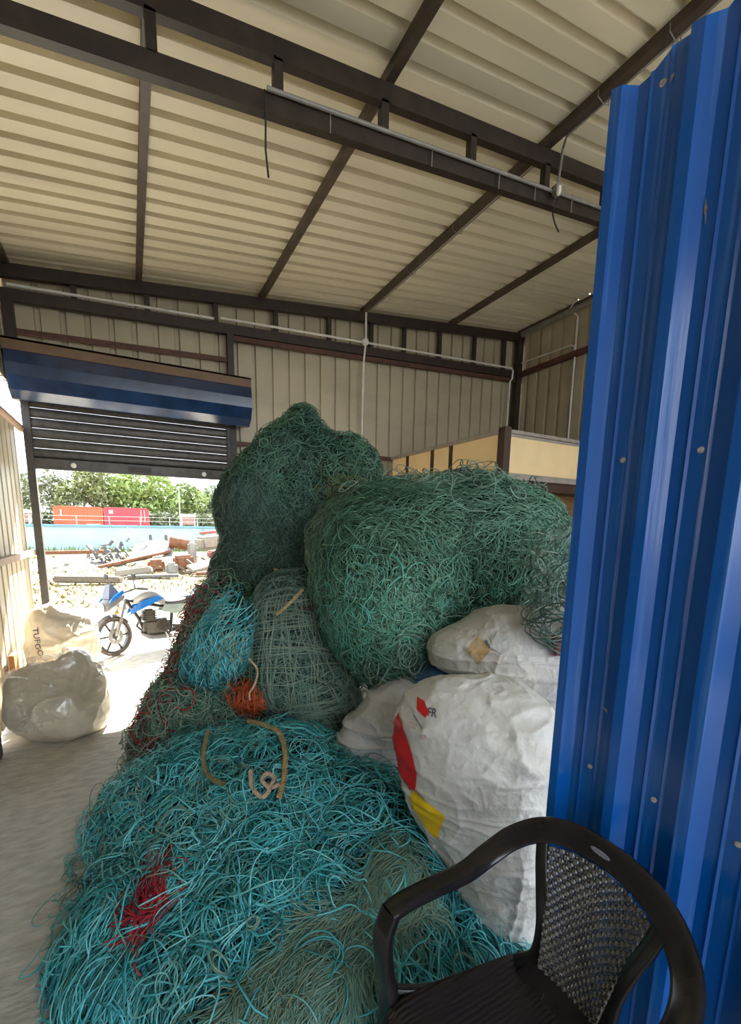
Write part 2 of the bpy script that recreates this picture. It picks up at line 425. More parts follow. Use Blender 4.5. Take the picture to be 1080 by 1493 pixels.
# roller shutter, half rolled down
sh = thing('roller_shutter', 'half-lowered dark grey slatted roller shutter with a navy hood over the doorway', 'shutter', (0.15, 6.5, 2.4))
sh_inv = Matrix.Translation((-.15, -6.5, -2.4))
def shp(name, mb, m, parent=sh, smooth=False):
    mb.V = [tuple(sh_inv @ Vector(v)) for v in mb.V] if parent is sh else [tuple(sh_inv @ Vector(v)) for v in mb.V]
    return obj(name, mb, m, parent, smooth)
SLAT = mat('shutter_slat_steel', (0.075, 0.066, 0.058), 0.38, 0.3, 0.35, 14)
HOOD = mat('navy_gloss_hood', (0.012, 0.035, 0.10), 0.16, 0.0, 0.4, 6, spec=0.7)
FASC = mat('brown_fascia', (0.15, 0.085, 0.042), 0.5, 0, 0.25, 7)
DARK = mat('dark_painted_steel', (0.045, 0.037, 0.033), 0.5, 0, 0.3, 12)
sx0, sx1 = -.93, 1.24
z = 2.535
while z < 3.3:
    prof = [(0.018 * math.cos(t) - .004, z + .054 + .052 * math.sin(t)) for t in np.linspace(-1.35, 1.35, 8)]
    prof = [(-.012 + .0, z)] + prof[1:-1] + [(-.012, z + .108), (-.02, z + .108), (-.02, z)]
    b = MB(); b.prism([(6.49 - u, v) for u, v in prof], sx0, sx1, lambda u, v, d: (d, u, v)); shp('slat', b, SLAT, smooth=False)
    z += .111
br = shp('bottom_rail', MB().box((sx0, 6.465, 2.41), (sx1, 6.515, 2.532), None, .006), SLAT)
for kx in (-.55, .92):
    b = MB(); b.lathe([(0, .03), (.022, .028), (.022, 0), (.03, 0), (.03, -.004)], 12, Matrix.Translation((kx, 6.463, 2.47)) @ Matrix.Rotation(PI / 2, 4, 'X')); shp('lock', b, SCREW, br)
b = MB().box((.02, 6.445, 2.435), (.28, 6.466, 2.50), None, .008); shp('handle', b, DARK, br)
for gx in (-1.0, 1.235):
    shp('guide_rail', MB().box((gx, 6.45, 0), (gx + .075, 6.54, 3.35)), DARK)
hp = [(6.53, 3.64), (6.06, 3.60), (6.05, 3.53), (6.03, 3.42), (6.035, 3.30), (6.10, 3.17), (6.22, 3.10), (6.28, 3.10), (6.28, 3.14), (6.53, 3.14)]
b = MB(); b.prism(hp, -1.03, 1.47, lambda u, v, d: (d, u, v)); shp('hood', b, HOOD)
shp('fascia', MB().box((-1.04, 6.035, 3.545), (1.48, 6.055, 3.66)).box((-1.04, 6.035, 3.64), (1.48, 6.53, 3.662)), FASC)
b = MB(); b.prism([(u, v) for u, v in hp], 1.47, 1.485, lambda u, v, d: (d, u, v)); shp('end_plate', b, HOOD)

# blue partition wall close to the camera
wb = setting('wall_front')
BP = [(0.0, 0), (0.055, -.028), (0.21, -.028), (0.36, 0), (0.50, 0), (0.53, -.005), (0.56, 0), (0.74, 0), (0.77, -.005), (0.80, 0)]
# walk from the free edge towards the camera: w runs along -y
def bplace(u, zz, d): return (1.2 + d, -u, zz)
ytop = 2.90
for a, b_ in ((-.905, -.145), (-.145, .615), (.615, 1.375), (1.375, 2.135)):
    corrugated('cladding_sheet', a, b_, 0.190, BP, 0.0, lambda u: 2.92 + 0.012 * math.sin(u * 40), bplace, BLUE, wb, -.905)
    # side lap of the next sheet, a hair in front
for row in (0.18, 1.085, 1.993, 2.868):
    for k in range(8):
        y = .774 - .19 * k
        b = MB(); b.lathe([(0, .0075), (.004, .0075), (.0045, .003), (.0078, .002), (.0078, 0)], 10, Matrix.Translation((1.1995, y, row)) @ Matrix.Rotation(-PI / 2, 4, 'Y'))
        obj('screw', b, SCREW, wb, True)
fr = MB(); fr.box((1.215, .82, 0), (1.275, .88, 2.88)).box((1.215, -2.1, 0), (1.275, -2.04, 2.88))
for zz in (.18, 1.085, 1.993, 2.868): fr.box((1.202, -2.1, zz - .02), (1.242, .88, zz + .02))
obj('frame', fr, BROWN, wb)
for (yy, zz, ww, hh, rr) in ((.475, 2.43, .012, .03, .5), (.50, 2.28, .012, .055, .35), (.465, 2.18, .010, .035, .6), (.755, 2.862, .010, .014, .2), (.66, 2.50, .006, .018, .1), (.745, 1.28, .006, .012, .8), (.64, 2.52, .004, .03, .1)):
    q = [(math.cos(t) * ww * (0.6 + .4 * math.sin(3 * t + yy * 50)), math.sin(t) * hh * (.7 + .3 * math.cos(2 * t + zz * 9))) for t in np.linspace(0, 6.28, 10, endpoint=False)]
    b = MB(); b.prism(q, 0, .0012, lambda u, v, d: (1.1985 - d, yy + u + v * rr, zz + v)); obj('scrape', b, SCUFF, wb)

# raised storage cabin in the far right corner
cb = thing('storage_cabin', 'brown framed storage loft with beige panels in the rear right corner', 'cabin', (3.85, 3.95, 0))
inv = Matrix.Translation((-3.85, -3.95, 0))
def cp(name, mb, m, smooth=False, parent=cb): mb.V = [tuple(inv @ Vector(v)) for v in mb.V]; return obj(name, mb, m, parent, smooth)
BEIGE = mat('beige_laminate', (0.84, 0.63, 0.34), 0.45, 0, 0.08, 3)
CBR = mat('dark_brown_frame', (0.06, 0.028, 0.018), 0.5, 0, 0.3, 8)
ALU = mat('grey_edge_trim', (0.36, 0.31, 0.27), 0.45, 0.2, 0.2, 10)
PLY = mat('brown_plywood', (0.26, 0.135, 0.05), 0.6, 0, 0.45, 3, stretch=(3, 3, .5))
zb0, zb1 = 2.44, 2.90
cp('corner_post', MB().box((3.85, 3.93, 0), (3.95, 4.03, 2.97)), CBR)
ycuts = [4.03, 4.93, 5.35, 6.0, 6.48]
for i in range(4):
    cp('panel', MB().box((3.872, ycuts[i] + .03, zb0), (3.89, ycuts[i + 1] - .03, zb1)), BEIGE)
    if i: cp('mullion', MB().box((3.862, ycuts[i] - .035, zb0), (3.90, ycuts[i] + .035, zb1)), CBR)
cp('top_rail', MB().box((3.85, 4.0, zb1), (3.91, 6.5, 2.945)), ALU)
cp('bottom_rail', MB().box((3.855, 4.0, 2.30), (3.91, 6.5, zb0)), CBR)
xc = [3.95, 5.35, 6.6]
for i in range(2):
    cp('panel', MB().box((xc[i] + .02, 3.955, zb0 + .02), (xc[i + 1] - .02, 3.975, zb1 - .02)), BEIGE)
cp('mullion', MB().box((5.32, 3.945, zb0), (5.38, 3.985, zb1)), CBR)
cp('top_rail', MB().box((3.95, 3.935, zb1 + .005), (6.62, 4.0, 2.945)).box((3.95, 3.945, zb1 - .03), (6.62, 3.99, zb1)), ALU)
cp('bottom_rail', MB().box((3.95, 3.93, zb0 - .05), (6.62, 3.99, zb0 + .02)), ALU)
cp('deck', MB().box((3.9, 3.98, 2.28), (6.62, 6.5, 2.38)), CBR)
for i in range(5):
    cp('board', MB().box((3.97 + i * .53, 4.30 + .004 * (i % 2), 0.0), (4.49 + i * .53, 4.325 + .004 * (i % 2), 2.28)), PLY)
cp('bracket', MB().box((4.78, 4.18, 2.02), (4.92, 4.30, 2.28)), CBR)
cp('side_wall', MB().box((3.875, 4.03, 0), (3.895, 6.48, 2.30)), PLY)

# conduits
PVCR = mat('pale_pvc', (0.72, 0.70, 0.63), 0.4, 0.0, 0.15, 15)
ec = thing('electrical_conduit', 'white pipe conduit clipped along the steelwork of the rear wall', 'conduit', (3.31, 6.42, 4.5))
def ep(name, mb, m, root, smooth=True):
    iv = Matrix.Translation([-c for c in root.location]); mb.V = [tuple(iv @ Vector(v)) for v in mb.V]; return obj(name, mb, m, root, smooth)
pz = lambda x: midz(x) + .085
ep('pipe', MB().tube([(-1.0, 6.43, pz(-1)), (1.12, 6.43, pz(1.12) + .0)], .016, 8), PVCR, ec)
ep('pipe', MB().tube([(1.2, 6.43, pz(1.2) + .02), (3.3, 6.43, pz(3.3) + .02), (6.36, 6.43, pz(6.36) + .0), (6.40, 6.43, pz(6.4) - .04), (6.40, 6.44, 4.56), (6.36, 6.45, 4.50), (6.34, 6.45, 3.0)], .016, 8), PVCR, ec)
ep('pipe', MB().tube([(3.325, 6.42, roofz(3.3) - .06), (3.325, 6.42, pz(3.3)), (3.31, 6.45, 4.3), (3.30, 6.48, 2.2)], .016, 8), PVCR, ec)
b = MB(); b.lathe([(0, .03), (.045, .03), (.05, .02), (.05, -.02), (0, -.02)], 16, Matrix.Translation((3.315, 6.41, pz(3.3) + .02)) @ Matrix.Rotation(PI / 2, 4, 'X')); ep('junction_box', b, PVCR, ec)
ec2 = thing('electrical_conduit', 'white pipe conduit stepping down the cream right-hand wall above the loft', 'conduit', (6.6, 5.4, 4.8))
ep('pipe', MB().tube([(6.55, 3.2, 5.44), (6.55, 5.32, 5.44), (6.55, 5.40, 5.38), (6.58, 5.34, 5.30), (6.6, 5.28, 5.22), (6.62, 5.28, 2.5)], .016, 8), PVCR, ec2)
ep('pipe', MB().tube([(6.60, 6.43, 4.86), (6.60, 5.36, 4.82), (6.60, 5.30, 4.79), (6.60, 5.29, 4.72)], .016, 8), PVCR, ec2)
ec3 = thing('electrical_conduit', 'white pipe conduit strapped to the near roof truss and its purlin', 'conduit', (3.38, 3.03, 4.64))
lz = lambda x: lowz(x) + .012
ep('pipe', MB().tube([(.89, 3.05, lz(.89) + .04), (3.36, 3.05, lz(3.36) + .03), (6.3, 3.05, lz(6.3) + .03)], .013, 8), PVC, ec3)
ep('pipe', MB().tube([(3.40, 3.04, lz(3.4) + .03), (3.42, 3.03, 4.98), (3.365, 2.95, 5.0), (3.365, -1.2, 5.0)], .011, 8), PVC, ec3)
ep('pipe', MB().tube([(3.36, 3.2, 4.99), (3.36, 6.4, 4.99)], .009, 6), PVC, ec3)
b = MB(); b.lathe([(0, .03), (.04, .03), (.045, .02), (.045, -.02), (0, -.02)], 16, Matrix.Translation((3.385, 3.03, lz(3.38) + .03)) @ Matrix.Rotation(PI / 2, 4, 'X')); ep('junction_box', b, PVC, ec3)
b = MB(); b.lathe([(0, -.035), (.012, -.035), (.02, -.01), (.018, .03), (0, .04)], 12, Matrix.Translation((3.36, 2.985, lz(3.38) - .005))); ep('lamp_holder', b, mat('white_plastic', (.8, .79, .74), .35), ec3)
for cx in (1.3, 2.1, 2.75, 3.15, 3.6):
    ep('clip', MB().bar((cx, 3.045, lz(cx) + .05), (cx, 3.045, lz(cx) - .09), .006, .004, (0, 1, 0)), PVC, ec3)
for cy in (2.6, 2.1, 1.5, 4.3, 5.2): ep('clip', MB().tube([(3.39, cy, 5.03), (3.39, cy, 4.98), (3.33, cy, 4.965), (3.265, cy, 4.985), (3.262, cy, 5.03)], .004, 5), PVC, ec3)
tag(obj('hanging_wire', MB().tube([(.87, 3.03, 4.36), (.872, 3.03, 4.2), (.868, 3.03, 4.05), (.88, 3.02, 3.9)], .006, 6), WIRE, None, True), 'straight dark wire hanging from the left end of the truss conduit', 'wire')
tag(obj('hanging_wire', MB().tube(spline([(3.38, 3.0, 4.62), (3.36, 3.0, 4.54), (3.31, 2.99, 4.46), (3.33, 2.98, 4.38), (3.39, 2.98, 4.32)], 4), .006, 6), WIRE, None, True), 'curled dark wire end dangling beneath the truss junction box', 'wire')
# ------------------------------------------------------------------ the yard beyond the doorway
cw = setting('wall_yard')
CWM = mat('pale_blue_wall', (.33, .46, .53), 0.8, 0, 0.12, .8)
obj('masonry', MB().box((-60, 33.2, -.3), (70, 33.45, 1.60)), CWM, cw)
obj('coping', MB().box((-60, 33.1, 1.56), (70, 33.5, 1.68)), mat('blue_coping', (0.140, 0.294, 0.434), .7, 0, .2, 1), cw)
def container(x0, x1, y, z0, m, label):
    t = thing('shipping_container', label, 'container', ((x0 + x1) / 2, y, z0)); iv = Matrix.Translation((-(x0 + x1) / 2, -y, -z0))
    L_ = x1 - x0; h = 2.6
    b = MB(); n = 24; front = []
    for i in range(n):
        a = x0 + .12 + (L_ - .24) * i / n; s = (L_ - .24) / n
        front += [(a, y + .0), (a + .35 * s, y + .0), (a + .5 * s, y + .05), (a + .85 * s, y + .05)]
    poly = front + [(x1 - .12, y), (x1 - .12, y + 2.4), (x0 + .12, y + 2.4)]
    b.prism(poly, z0 + .12, z0 + h - .08, lambda u, v, d: (u, v, d)); b.V = [tuple(iv @ Vector(v)) for v in b.V]; obj('shell', b, m, t)
    f = MB()
    for xx in (x0, x1 - .12):
        for yy in (y - .03, y + 2.3): f.box((xx, yy, z0), (xx + .12, yy + .12, z0 + h))
    for zz in (z0, z0 + h - .12):
        f.box((x0, y - .03, zz), (x1, y + .09, zz + .12)); f.box((x0, y + 2.3, zz), (x1, y + 2.42, zz + .12))
    f.V = [tuple(iv @ Vector(v)) for v in f.V]; obj('frame', f, m, t)
    return t, iv
OR = mat('orange_red_container', (0.465, 0.098, 0.045), .6, 0, .2, 1); RD = mat('crimson_container', (0.375, 0.045, 0.068), .6, 0, .2, 1)
WH = mat('white_marking', (0.288, 0.288, 0.281), .6)
t, iv = container(-8.4, -3.1, 68, 1.25, OR, 'orange-red shipping container standing beyond the pale blue yard wall')
for q in (((-5.0, 67.94, 1.5), (-3.4, 67.96, 1.7)), ((-7.7, 67.94, 2.6), (-7.5, 67.96, 3.4))): obj('marking', MB().box(*q), WH, t).matrix_parent_inverse = iv
t, iv = container(-3.0, 2.3, 68, 1.25, RD, 'crimson shipping container with a white square, right of the orange one')
for q in (((-2.4, 67.94, 3.0), (-1.9, 67.96, 3.5)), ((1.3, 67.94, 2.0), (1.4, 67.96, 3.6)), ((1.7, 67.94, 2.0), (1.8, 67.96, 3.6))): obj('marking', MB().box(*q), WH, t).matrix_parent_inverse = iv

fn = thing('rail_fence', 'thin white rail fence running behind the coping of the yard wall', 'fence', (0, 45, 1.25))
for k in range(16): obj('post', MB().box((-16 + k * 2.4 - .03, -.03, 0), (-16 + k * 2.4 + .03, .03, 1.15)), WH, fn)
for zz in (.75, 1.1): obj('rail', MB().box((-16, -.02, zz), (20, .02, zz + .04)), WH, fn)
def hut(loc, wd, label):
    t = thing('site_hut', label, 'hut', loc)
    obj('wall', MB().box((-wd / 2, 0, .5), (wd / 2, 1.5, 1.5)), mat('hut_pink', (0.225, 0.126, 0.120), .7, 0, .2, 2), t)
    b = MB(); b.prism([(-.2, 1.5), (1.7, 1.5), (.75, 1.8)], -wd / 2 - .15, wd / 2 + .15, lambda u, v, d: (d, u, v)); obj('roof', b, mat('hut_roof', (0.360, 0.120, 0.102), .7), t)
    for s in (-1, 1): obj('post', MB().box((s * wd / 2 - .06, -.06, 0), (s * wd / 2 + .06, .06, 1.5)), WH, t)
hut((6.4, 60, 1.25), 1.5, 'small red-roofed hut beyond the yard wall right of the containers')
hut((-10.4, 60, 1.25), 1.6, 'small red-roofed hut beyond the yard wall left of the containers')
bd = thing('low_building', 'long white building far behind the trees at the right of the doorway view', 'building', (12, 112, 1.25))
obj('wall', MB().box((-7, 0, 0), (8, 8, 7.2)), mat('white_render', (0.432, 0.432, 0.432), .8, 0, .1, 1), bd); obj('roof', MB().box((-7.3, -.3, 7.2), (8.3, 8.3, 7.6)), WH, bd)
for k in range(5): obj('window', MB().box((-5.8 + k * 2.7, -.05, 4.3), (-4.4 + k * 2.7, .02, 5.6)), mat('dim_glass', (.2, .24, .28), .2), bd)
mp_ = thing('lamp_post', 'slender white lamp post standing before the trees at right', 'lamp post', (5.3, 58, 1.25)); obj('pole', MB().tube([(0, 0, 0), (0, 0, 5.0)], .06, 8), WH, mp_, True); obj('arm', MB().bar((0, 0, 4.9), (.9, 0, 5.1), .08, .08), WH, mp_)

def tree(x, y, zb_, h, wd, col, label, n=2600, dens=1.0, seed=0, leaf=.55):
    t = thing('leafy_tree', label, 'tree', (x, y, zb_)); r = np.random.default_rng(seed)
    b = MB(); b.tube([(0, 0, 0), (.1, .05, h * .3), (-.05, 0, h * .6)], [h * .035, h * .028, h * .015], 8)
    for k in range(5):
        a = k * 1.3 + seed; b.tube([(0, 0, h * .3), (math.cos(a) * wd * .25, math.sin(a) * wd * .25, h * .55)], [h * .018, h * .007], 6)
    obj('trunk', b, mat('bark', (.14, .10, .07), .9, 0, .4, 5), t, True)
    nc = 13; C = np.stack([r.normal(0, wd * .27, nc), r.normal(0, wd * .22, nc), h * (.60 + .26 * r.uniform(-1, 1, nc))], 1); R = wd * r.uniform(.17, .30, nc)
    k = r.integers(0, nc, n); dv = unit(r.normal(0, 1, (n, 3))); P = C[k] + dv * (R[k] * r.uniform(.72, 1.05, n))[:, None]
    U = unit(r.normal(0, 1, (n, 3)) + dv * .3); Wv = unit(np.cross(U, r.normal(0, 1, (n, 3)))); s = (leaf * r.uniform(.6, 1.3, n))[:, None]
    V = np.stack([P - U * s * .7, P + Wv * s * .35, P + U * s * .7, P - Wv * s * .35], 1).reshape(-1, 3)
    mesh_np('crown', V, np.arange(4 * n).reshape(n, 4), mat('leaf_' + str(seed), col, .6, 0, scale=.5, col2=tuple(c * .7 for c in col)), t, False, None, 'stuff')
tree(-9.2, 84, 1.25, 8.2, 7.5, (0.186, 0.205, 0.124), 'sparse greyish tree above the left end of the orange container', 2600, seed=3, leaf=.42)
tree(-4.6, 82, 1.25, 8.6, 7.5, (0.205, 0.236, 0.099), 'olive green tree behind the orange container', 3000, seed=4)
tree(1.6, 80, 1.25, 9.3, 9.0, (0.236, 0.322, 0.099), 'broad bright green tree behind the crimson container', 4200, seed=5)
tree(7.8, 84, 1.25, 7.2, 6.5, (0.223, 0.285, 0.105), 'round yellow-green tree right of the crimson container', 2600, seed=6)
tree(12.6, 88, 1.25, 6.9, 7.5, (0.186, 0.236, 0.124), 'darker tree in front of the white building', 2600, seed=8)
tree(18.0, 90, 1.25, 7.4, 8.0, (0.186, 0.229, 0.124), 'tree at the right edge of the doorway view beyond the hut', 2400, seed=9)
tree(-15.5, 88, 1.25, 8.2, 8.0, (0.186, 0.211, 0.124), 'tree at the left edge of the doorway view beyond the yard wall', 2400, seed=10)
for i, (hx, hy) in enumerate(((-12, 76), (-6, 75), (4.4, 74), (9.5, 74), (14.5, 76))):
    r = np.random.default_rng(40 + i); n = 1400; P = np.stack([r.normal(0, 1.6, n), r.normal(0, .6, n), r.uniform(.1, 2.3, n) * (1 - .2 * r.random(n))], 1)
    U = unit(r.normal(0, 1, (n, 3))); Wv = unit(np.cross(U, r.normal(0, 1, (n, 3)))); s = (.3 * r.uniform(.6, 1.2, n))[:, None]
    t = thing('leafy_bush', ['dense bush at the far left below the sparse tree', 'dense bush just behind the orange container', 'dense bush between the crimson container and lamp post', 'dense bush behind the right red-roofed hut', 'dense bush at far right below the darker tree'][i], 'bush', (hx, hy, 1.25))
    mesh_np('foliage', np.stack([P - U * s, P + Wv * s * .5, P + U * s, P - Wv * s * .5], 1).reshape(-1, 3), np.arange(4 * n).reshape(n, 4), mat('bush_leaf', (0.150, 0.180, 0.102), .6, 0, .4, .6), t, False, None, 'stuff')
    obj('stem', MB().tube([(0, 0, 0), (.1, 0, 1.2)], [.08, .03], 6), MATS['bark'], t)
n = 900; r = np.random.default_rng(77); P = np.stack([r.uniform(-7, 12, n), r.uniform(31.8, 32.7, n), np.zeros(n)], 1); hgt = r.uniform(.15, .5, n)[:, None]; lean = r.normal(0, .12, (n, 3)); lean[:, 2] = 0
V = np.stack([P - [.04, 0, 0], P + [.04, 0, 0], P + lean + hgt * [0, 0, 1]], 1).reshape(-1, 3)
tag(mesh_np('weeds', V, np.arange(3 * n).reshape(n, 3), mat('weed_green', (0.150, 0.198, 0.060), .7, 0, .3, 2), None, False), 'short green weeds growing along the foot of the yard wall', 'weeds', kind='stuff')
n = 9000; P = np.stack([r.uniform(-7, 11, n), r.uniform(10.8, 31, n), np.full(n, -.02)], 1); P = P[vnoise(P * [.5, .5, 0], 5) > -.25]; n = len(P)
hgt = r.uniform(.03, .14, n)[:, None]; lean = r.normal(0, .08, (n, 3)); lean[:, 2] = 0; wdh = r.uniform(.015, .05, n)[:, None] * unit(np.stack([r.normal(0, 1, n), r.normal(0, 1, n), np.zeros(n)], 1))
V = np.stack([P - wdh, P + wdh, P + lean + hgt * [0, 0, 1]], 1).reshape(-1, 3)
tag(mesh_np('dry_grass', V, np.arange(3 * n).reshape(n, 3), mat('dry_grass_blade', (0.165, 0.138, 0.039), .8, 0, .4, 3), None, False), 'yellow dry grass covering the yard outside the doorway', 'grass', kind='stuff')

# gravel heap and scrap heap
def heap(name, label, cat, c, rx, ry, h, m, seed):
    bm = bmesh.new(); bmesh.ops.create_grid(bm, x_segments=40, y_segments=40, size=1); V = []
    for v in bm.verts:
        q = math.hypot(v.co.x, v.co.y); zz = max(0, 1 - q ** 1.3) * h
        nn = float(vnoise(np.array([v.co.x * 9, v.co.y * 9, seed]))) * .05 * h + float(vnoise(np.array([v.co.x * 22, v.co.y * 22, seed]))) * .025 * h
        v.co = Vector((v.co.x * rx, v.co.y * ry, zz + (nn if zz > .02 else 0) - .04))
    me = bpy.data.meshes.new(name); bm.to_mesh(me); bm.free(); me.materials.append(m)
    return tag(link(name, me, None, c), label, cat)
heap('gravel_heap', 'pale grey gravel heap on the yard left of the scrap', 'gravel', (-2.2, 20.6, 0), 1.5, 1.5, .62, mat('gravel', (0.115, 0.105, 0.092), .95, 0, .4, 30, bump=.6, bscale=40), 4)
TW = mat('weathered_timber', (0.132, 0.105, 0.077), .85, 0, .4, 8, stretch=(.3, 4, 4)); BRN = mat('rusty_brown', (0.173, 0.067, 0.029), .8, 0, .4, 6)
PALE = mat('pale_board', (0.210, 0.186, 0.150), .7, 0, .2, 4); WHT = mat('whitish_sheet', (0.200, 0.194, 0.184), .6, 0, .25, 3, bump=.4, bscale=4); GRYM = mat('grey_scrap', (0.122, 0.119, 0.122), .5, .4, .4, 8); DRED = mat('dull_red_paint', (0.294, 0.070, 0.063), .7, 0, .3, 5)
def plank(name, label, cat, a, b_, wd, ht, m, up=(0, 0, 1), loose=None):
    mid = (Vector(a) + Vector(b_)) / 2
    o = MB().bar(Vector(a) - mid, Vector(b_) - mid, wd, ht, up, min(wd, ht) * .2).build(name, m); o.location = mid
    return tag(o, label, cat)
plank('timber_beam', 'long weathered beam lying alone on the yellow grass, nearest the doorway', 'timber', (-2.1, 16.0, .12), (-.35, 15.3, .10), .30, .20, TW)
plank('timber_plank', 'low brown plank lying behind the gravel heap', 'timber', (-4.4, 24.0, .45), (-.9, 23.6, .50), .3, .16, BRN)
plank('timber_plank', 'long brown plank rising across the front of the scrap heap', 'timber', (-1.1, 18.4, .25), (1.35, 19.5, .72), .22, .10, BRN)
plank('timber_plank', 'second brown plank under the white sheet of the scrap heap', 'timber', (-.9, 19.2, .2), (.9, 19.9, .55), .2, .12, TW)
plank('timber_plank', 'short pale plank leaning on the left front of the scrap heap', 'timber', (-.55, 17.1, .10), (.55, 16.8, .26), .30, .22, PALE)
plank('timber_plank', 'grey plank lying flat in front of the red-brown blocks', 'timber', (-.2, 16.4, .07), (1.35, 16.2, .08), .3, .1, GRYM)
plank('scrap_block', 'red-brown block under the white sheet, left of the white box', 'block', (.45, 17.6, .32), (1.0, 17.6, .34), .4, .42, BRN)
plank('scrap_block', 'red-brown block right of the white box in the scrap', 'block', (1.35, 17.9, .36), (2.0, 18.1, .40), .4, .55, BRN)
plank('scrap_box', 'small white box between the red-brown blocks', 'box', (.98, 17.0, .25), (1.38, 17.0, .25), .4, .42, WHT)
plank('scrap_box', 'white upright carton under the rusty drum', 'box', (1.95, 18.9, .62), (2.25, 18.9, .62), .3, .95, WHT)
o = MB(); o.lathe([(0, 0), (.24, 0), (.25, .02), (.23, .35), (.25, .37), (.23, .72), (.25, .75), (0, .75)], 18, Matrix.Translation((0, 0, 0)) @ Matrix.Rotation(1.75, 4, 'Y')); o = o.build('rusty_drum', BRN, None, True); o.location = (1.35, 19.8, 1.10); tag(o, 'rust brown drum lying on top of the scrap heap', 'drum')
plank('board_stack', 'broad cream slab of boards on the upper right of the scrap', 'boards', (2.5, 20.2, 1.00), (5.2, 20.6, 1.25), 1.2, .55, PALE)
plank('wall_panel', 'long pale panel slanting low across the right of the scrap', 'panel', (1.75, 16.7, .22), (3.4, 17.2, .62), .5, .14, PALE, (0, -.4, 1))
plank('wall_panel', 'pink-red panel lying under the cream slab', 'panel', (2.7, 18.6, .62), (4.4, 19.0, .70), .6, .3, DRED)
plank('wall_panel', 'dark red strip projecting above the cream slab', 'panel', (2.75, 21.4, 1.42), (5.0, 21.8, 1.62), .3, .12, DRED)
plank('timber_plank', 'brown plank lowest at the right front of the scrap heap', 'timber', (1.9, 16.3, .10), (3.6, 16.6, .12), .2, .12, BRN)
plank('timber_plank', 'thin brown batten crossing below the pink-red panel', 'timber', (2.0, 17.6, .38), (4.2, 18.1, .36), .12, .12, BRN)
plank('timber_plank', 'short crossed batten in front of the white carton', 'timber', (1.75, 17.7, .5), (2.25, 17.0, .06), .08, .08, TW)
tag(obj('thin_pole', MB().tube([(-.15, 20.6, 1.62), (.85, 19.8, .6)], .022, 6), GRYM, None, True), 'thin grey pole leaning against the white scrap sheet', 'pole')
b = MB(); gx, gy = 12, 8; V = []
for j in range(gy + 1):
    for i in range(gx + 1):
        u, v = i / gx, j / gy; P_ = np.array([-.15 + 1.55 * u + .25 * v, 19.4 + .9 * v, .45 + .12 * u + .62 * v * (1 - .35 * abs(u - .45))]); P_[2] += .05 * float(vnoise(np.array([u * 6, v * 6, 2.0]))); V.append(P_)
nn = len(V); V += [p - np.array([0, 0, .03]) for p in V]; F = []
for j in range(gy):
    for i in range(gx):
        a = j * (gx + 1) + i; F += [(a, a + 1, a + gx + 2, a + gx + 1), (nn + a, nn + a + gx + 1, nn + a + gx + 2, nn + a + 1)]
b.add(V, F); tag(b.build('scrap_sheet', WHT, None, True), 'crumpled whitish sheet propped over the middle of the scrap heap', 'sheet')
b = MB(); r = np.random.default_rng(5)
for k in range(70):
    p = np.array([r.normal(-.8, .42), r.normal(21.0, .4), abs(r.normal(.45, .25))]); q = p + r.normal(0, .15, 3); q[2] = abs(q[2]); b.bar(p, q, r.uniform(.03, .12), r.uniform(.02, .1))
tag(b.build('scrap_metal', GRYM), 'tangle of grey scrap metal between the gravel and the white sheet', 'scrap', kind='stuff')
b = MB()
for k in range(70):
    p = np.array([r.uniform(.3, 4.4), r.uniform(17.0, 19.6), 0]); p[2] = abs(r.normal(.12, .14)); q = p + r.normal(0, .3, 3); q[2] = abs(q[2]) * .5; b.bar(p, q, r.uniform(.02, .1), r.uniform(.02, .08))
tag(b.build('scrap_offcuts', TW), 'loose timber offcuts scattered through the scrap heap', 'offcuts', kind='stuff')
plank('marker_post', 'green marker post standing against the yard wall', 'post', (4.45, 32.9, 0), (4.45, 32.9, 1.45), .2, .2, mat('green_post', (0.090, 0.228, 0.168), .7), (1, 0, 0))
plank('marker_post', 'grey stub post left, in front of the yard wall above the scrap', 'post', (.95, 28, 0), (.95, 28, 1.2), .16, .16, GRYM, (1, 0, 0))
plank('marker_post', 'grey stub post right, in front of the yard wall above the scrap', 'post', (1.75, 28, 0), (1.75, 28, 1.2), .16, .16, GRYM, (1, 0, 0))

# ------------------------------------------------------------------ motorcycle
SCALE = .92
mc = thing('motorcycle', 'blue and grey motorcycle on its side stand just outside the doorway', 'motorcycle', (-.30, 6.78, 0), math.radians(10)); mc.scale = (SCALE,) * 3; mc.rotation_euler = (math.radians(-5), 0, math.radians(10))
TYRE = mat('dusty_tyre', (.16, .12, .09), .9, 0, .35, 20); ALLOY = mat('dark_alloy', (.09, .085, .085), .45, .4, .2, 20); CHR = mat('bare_metal', (.5, .48, .45), .3, .8, .3, 30)
MBL = mat('bike_blue', (.02, .16, .55), .25, 0, .2, 10); MGR = mat('bike_grey', (.16, .16, .18), .35, 0, .2, 10); MSIL = mat('bike_silver', (0.330, 0.336, 0.348), .3, .2, .15, 10); BLK = mat('bike_black', (.03, .028, .028), .5, 0, .3, 20); SEAT = mat('bike_seat', (.07, .068, .07), .6, 0, .2, 20)
BWD = 1.32
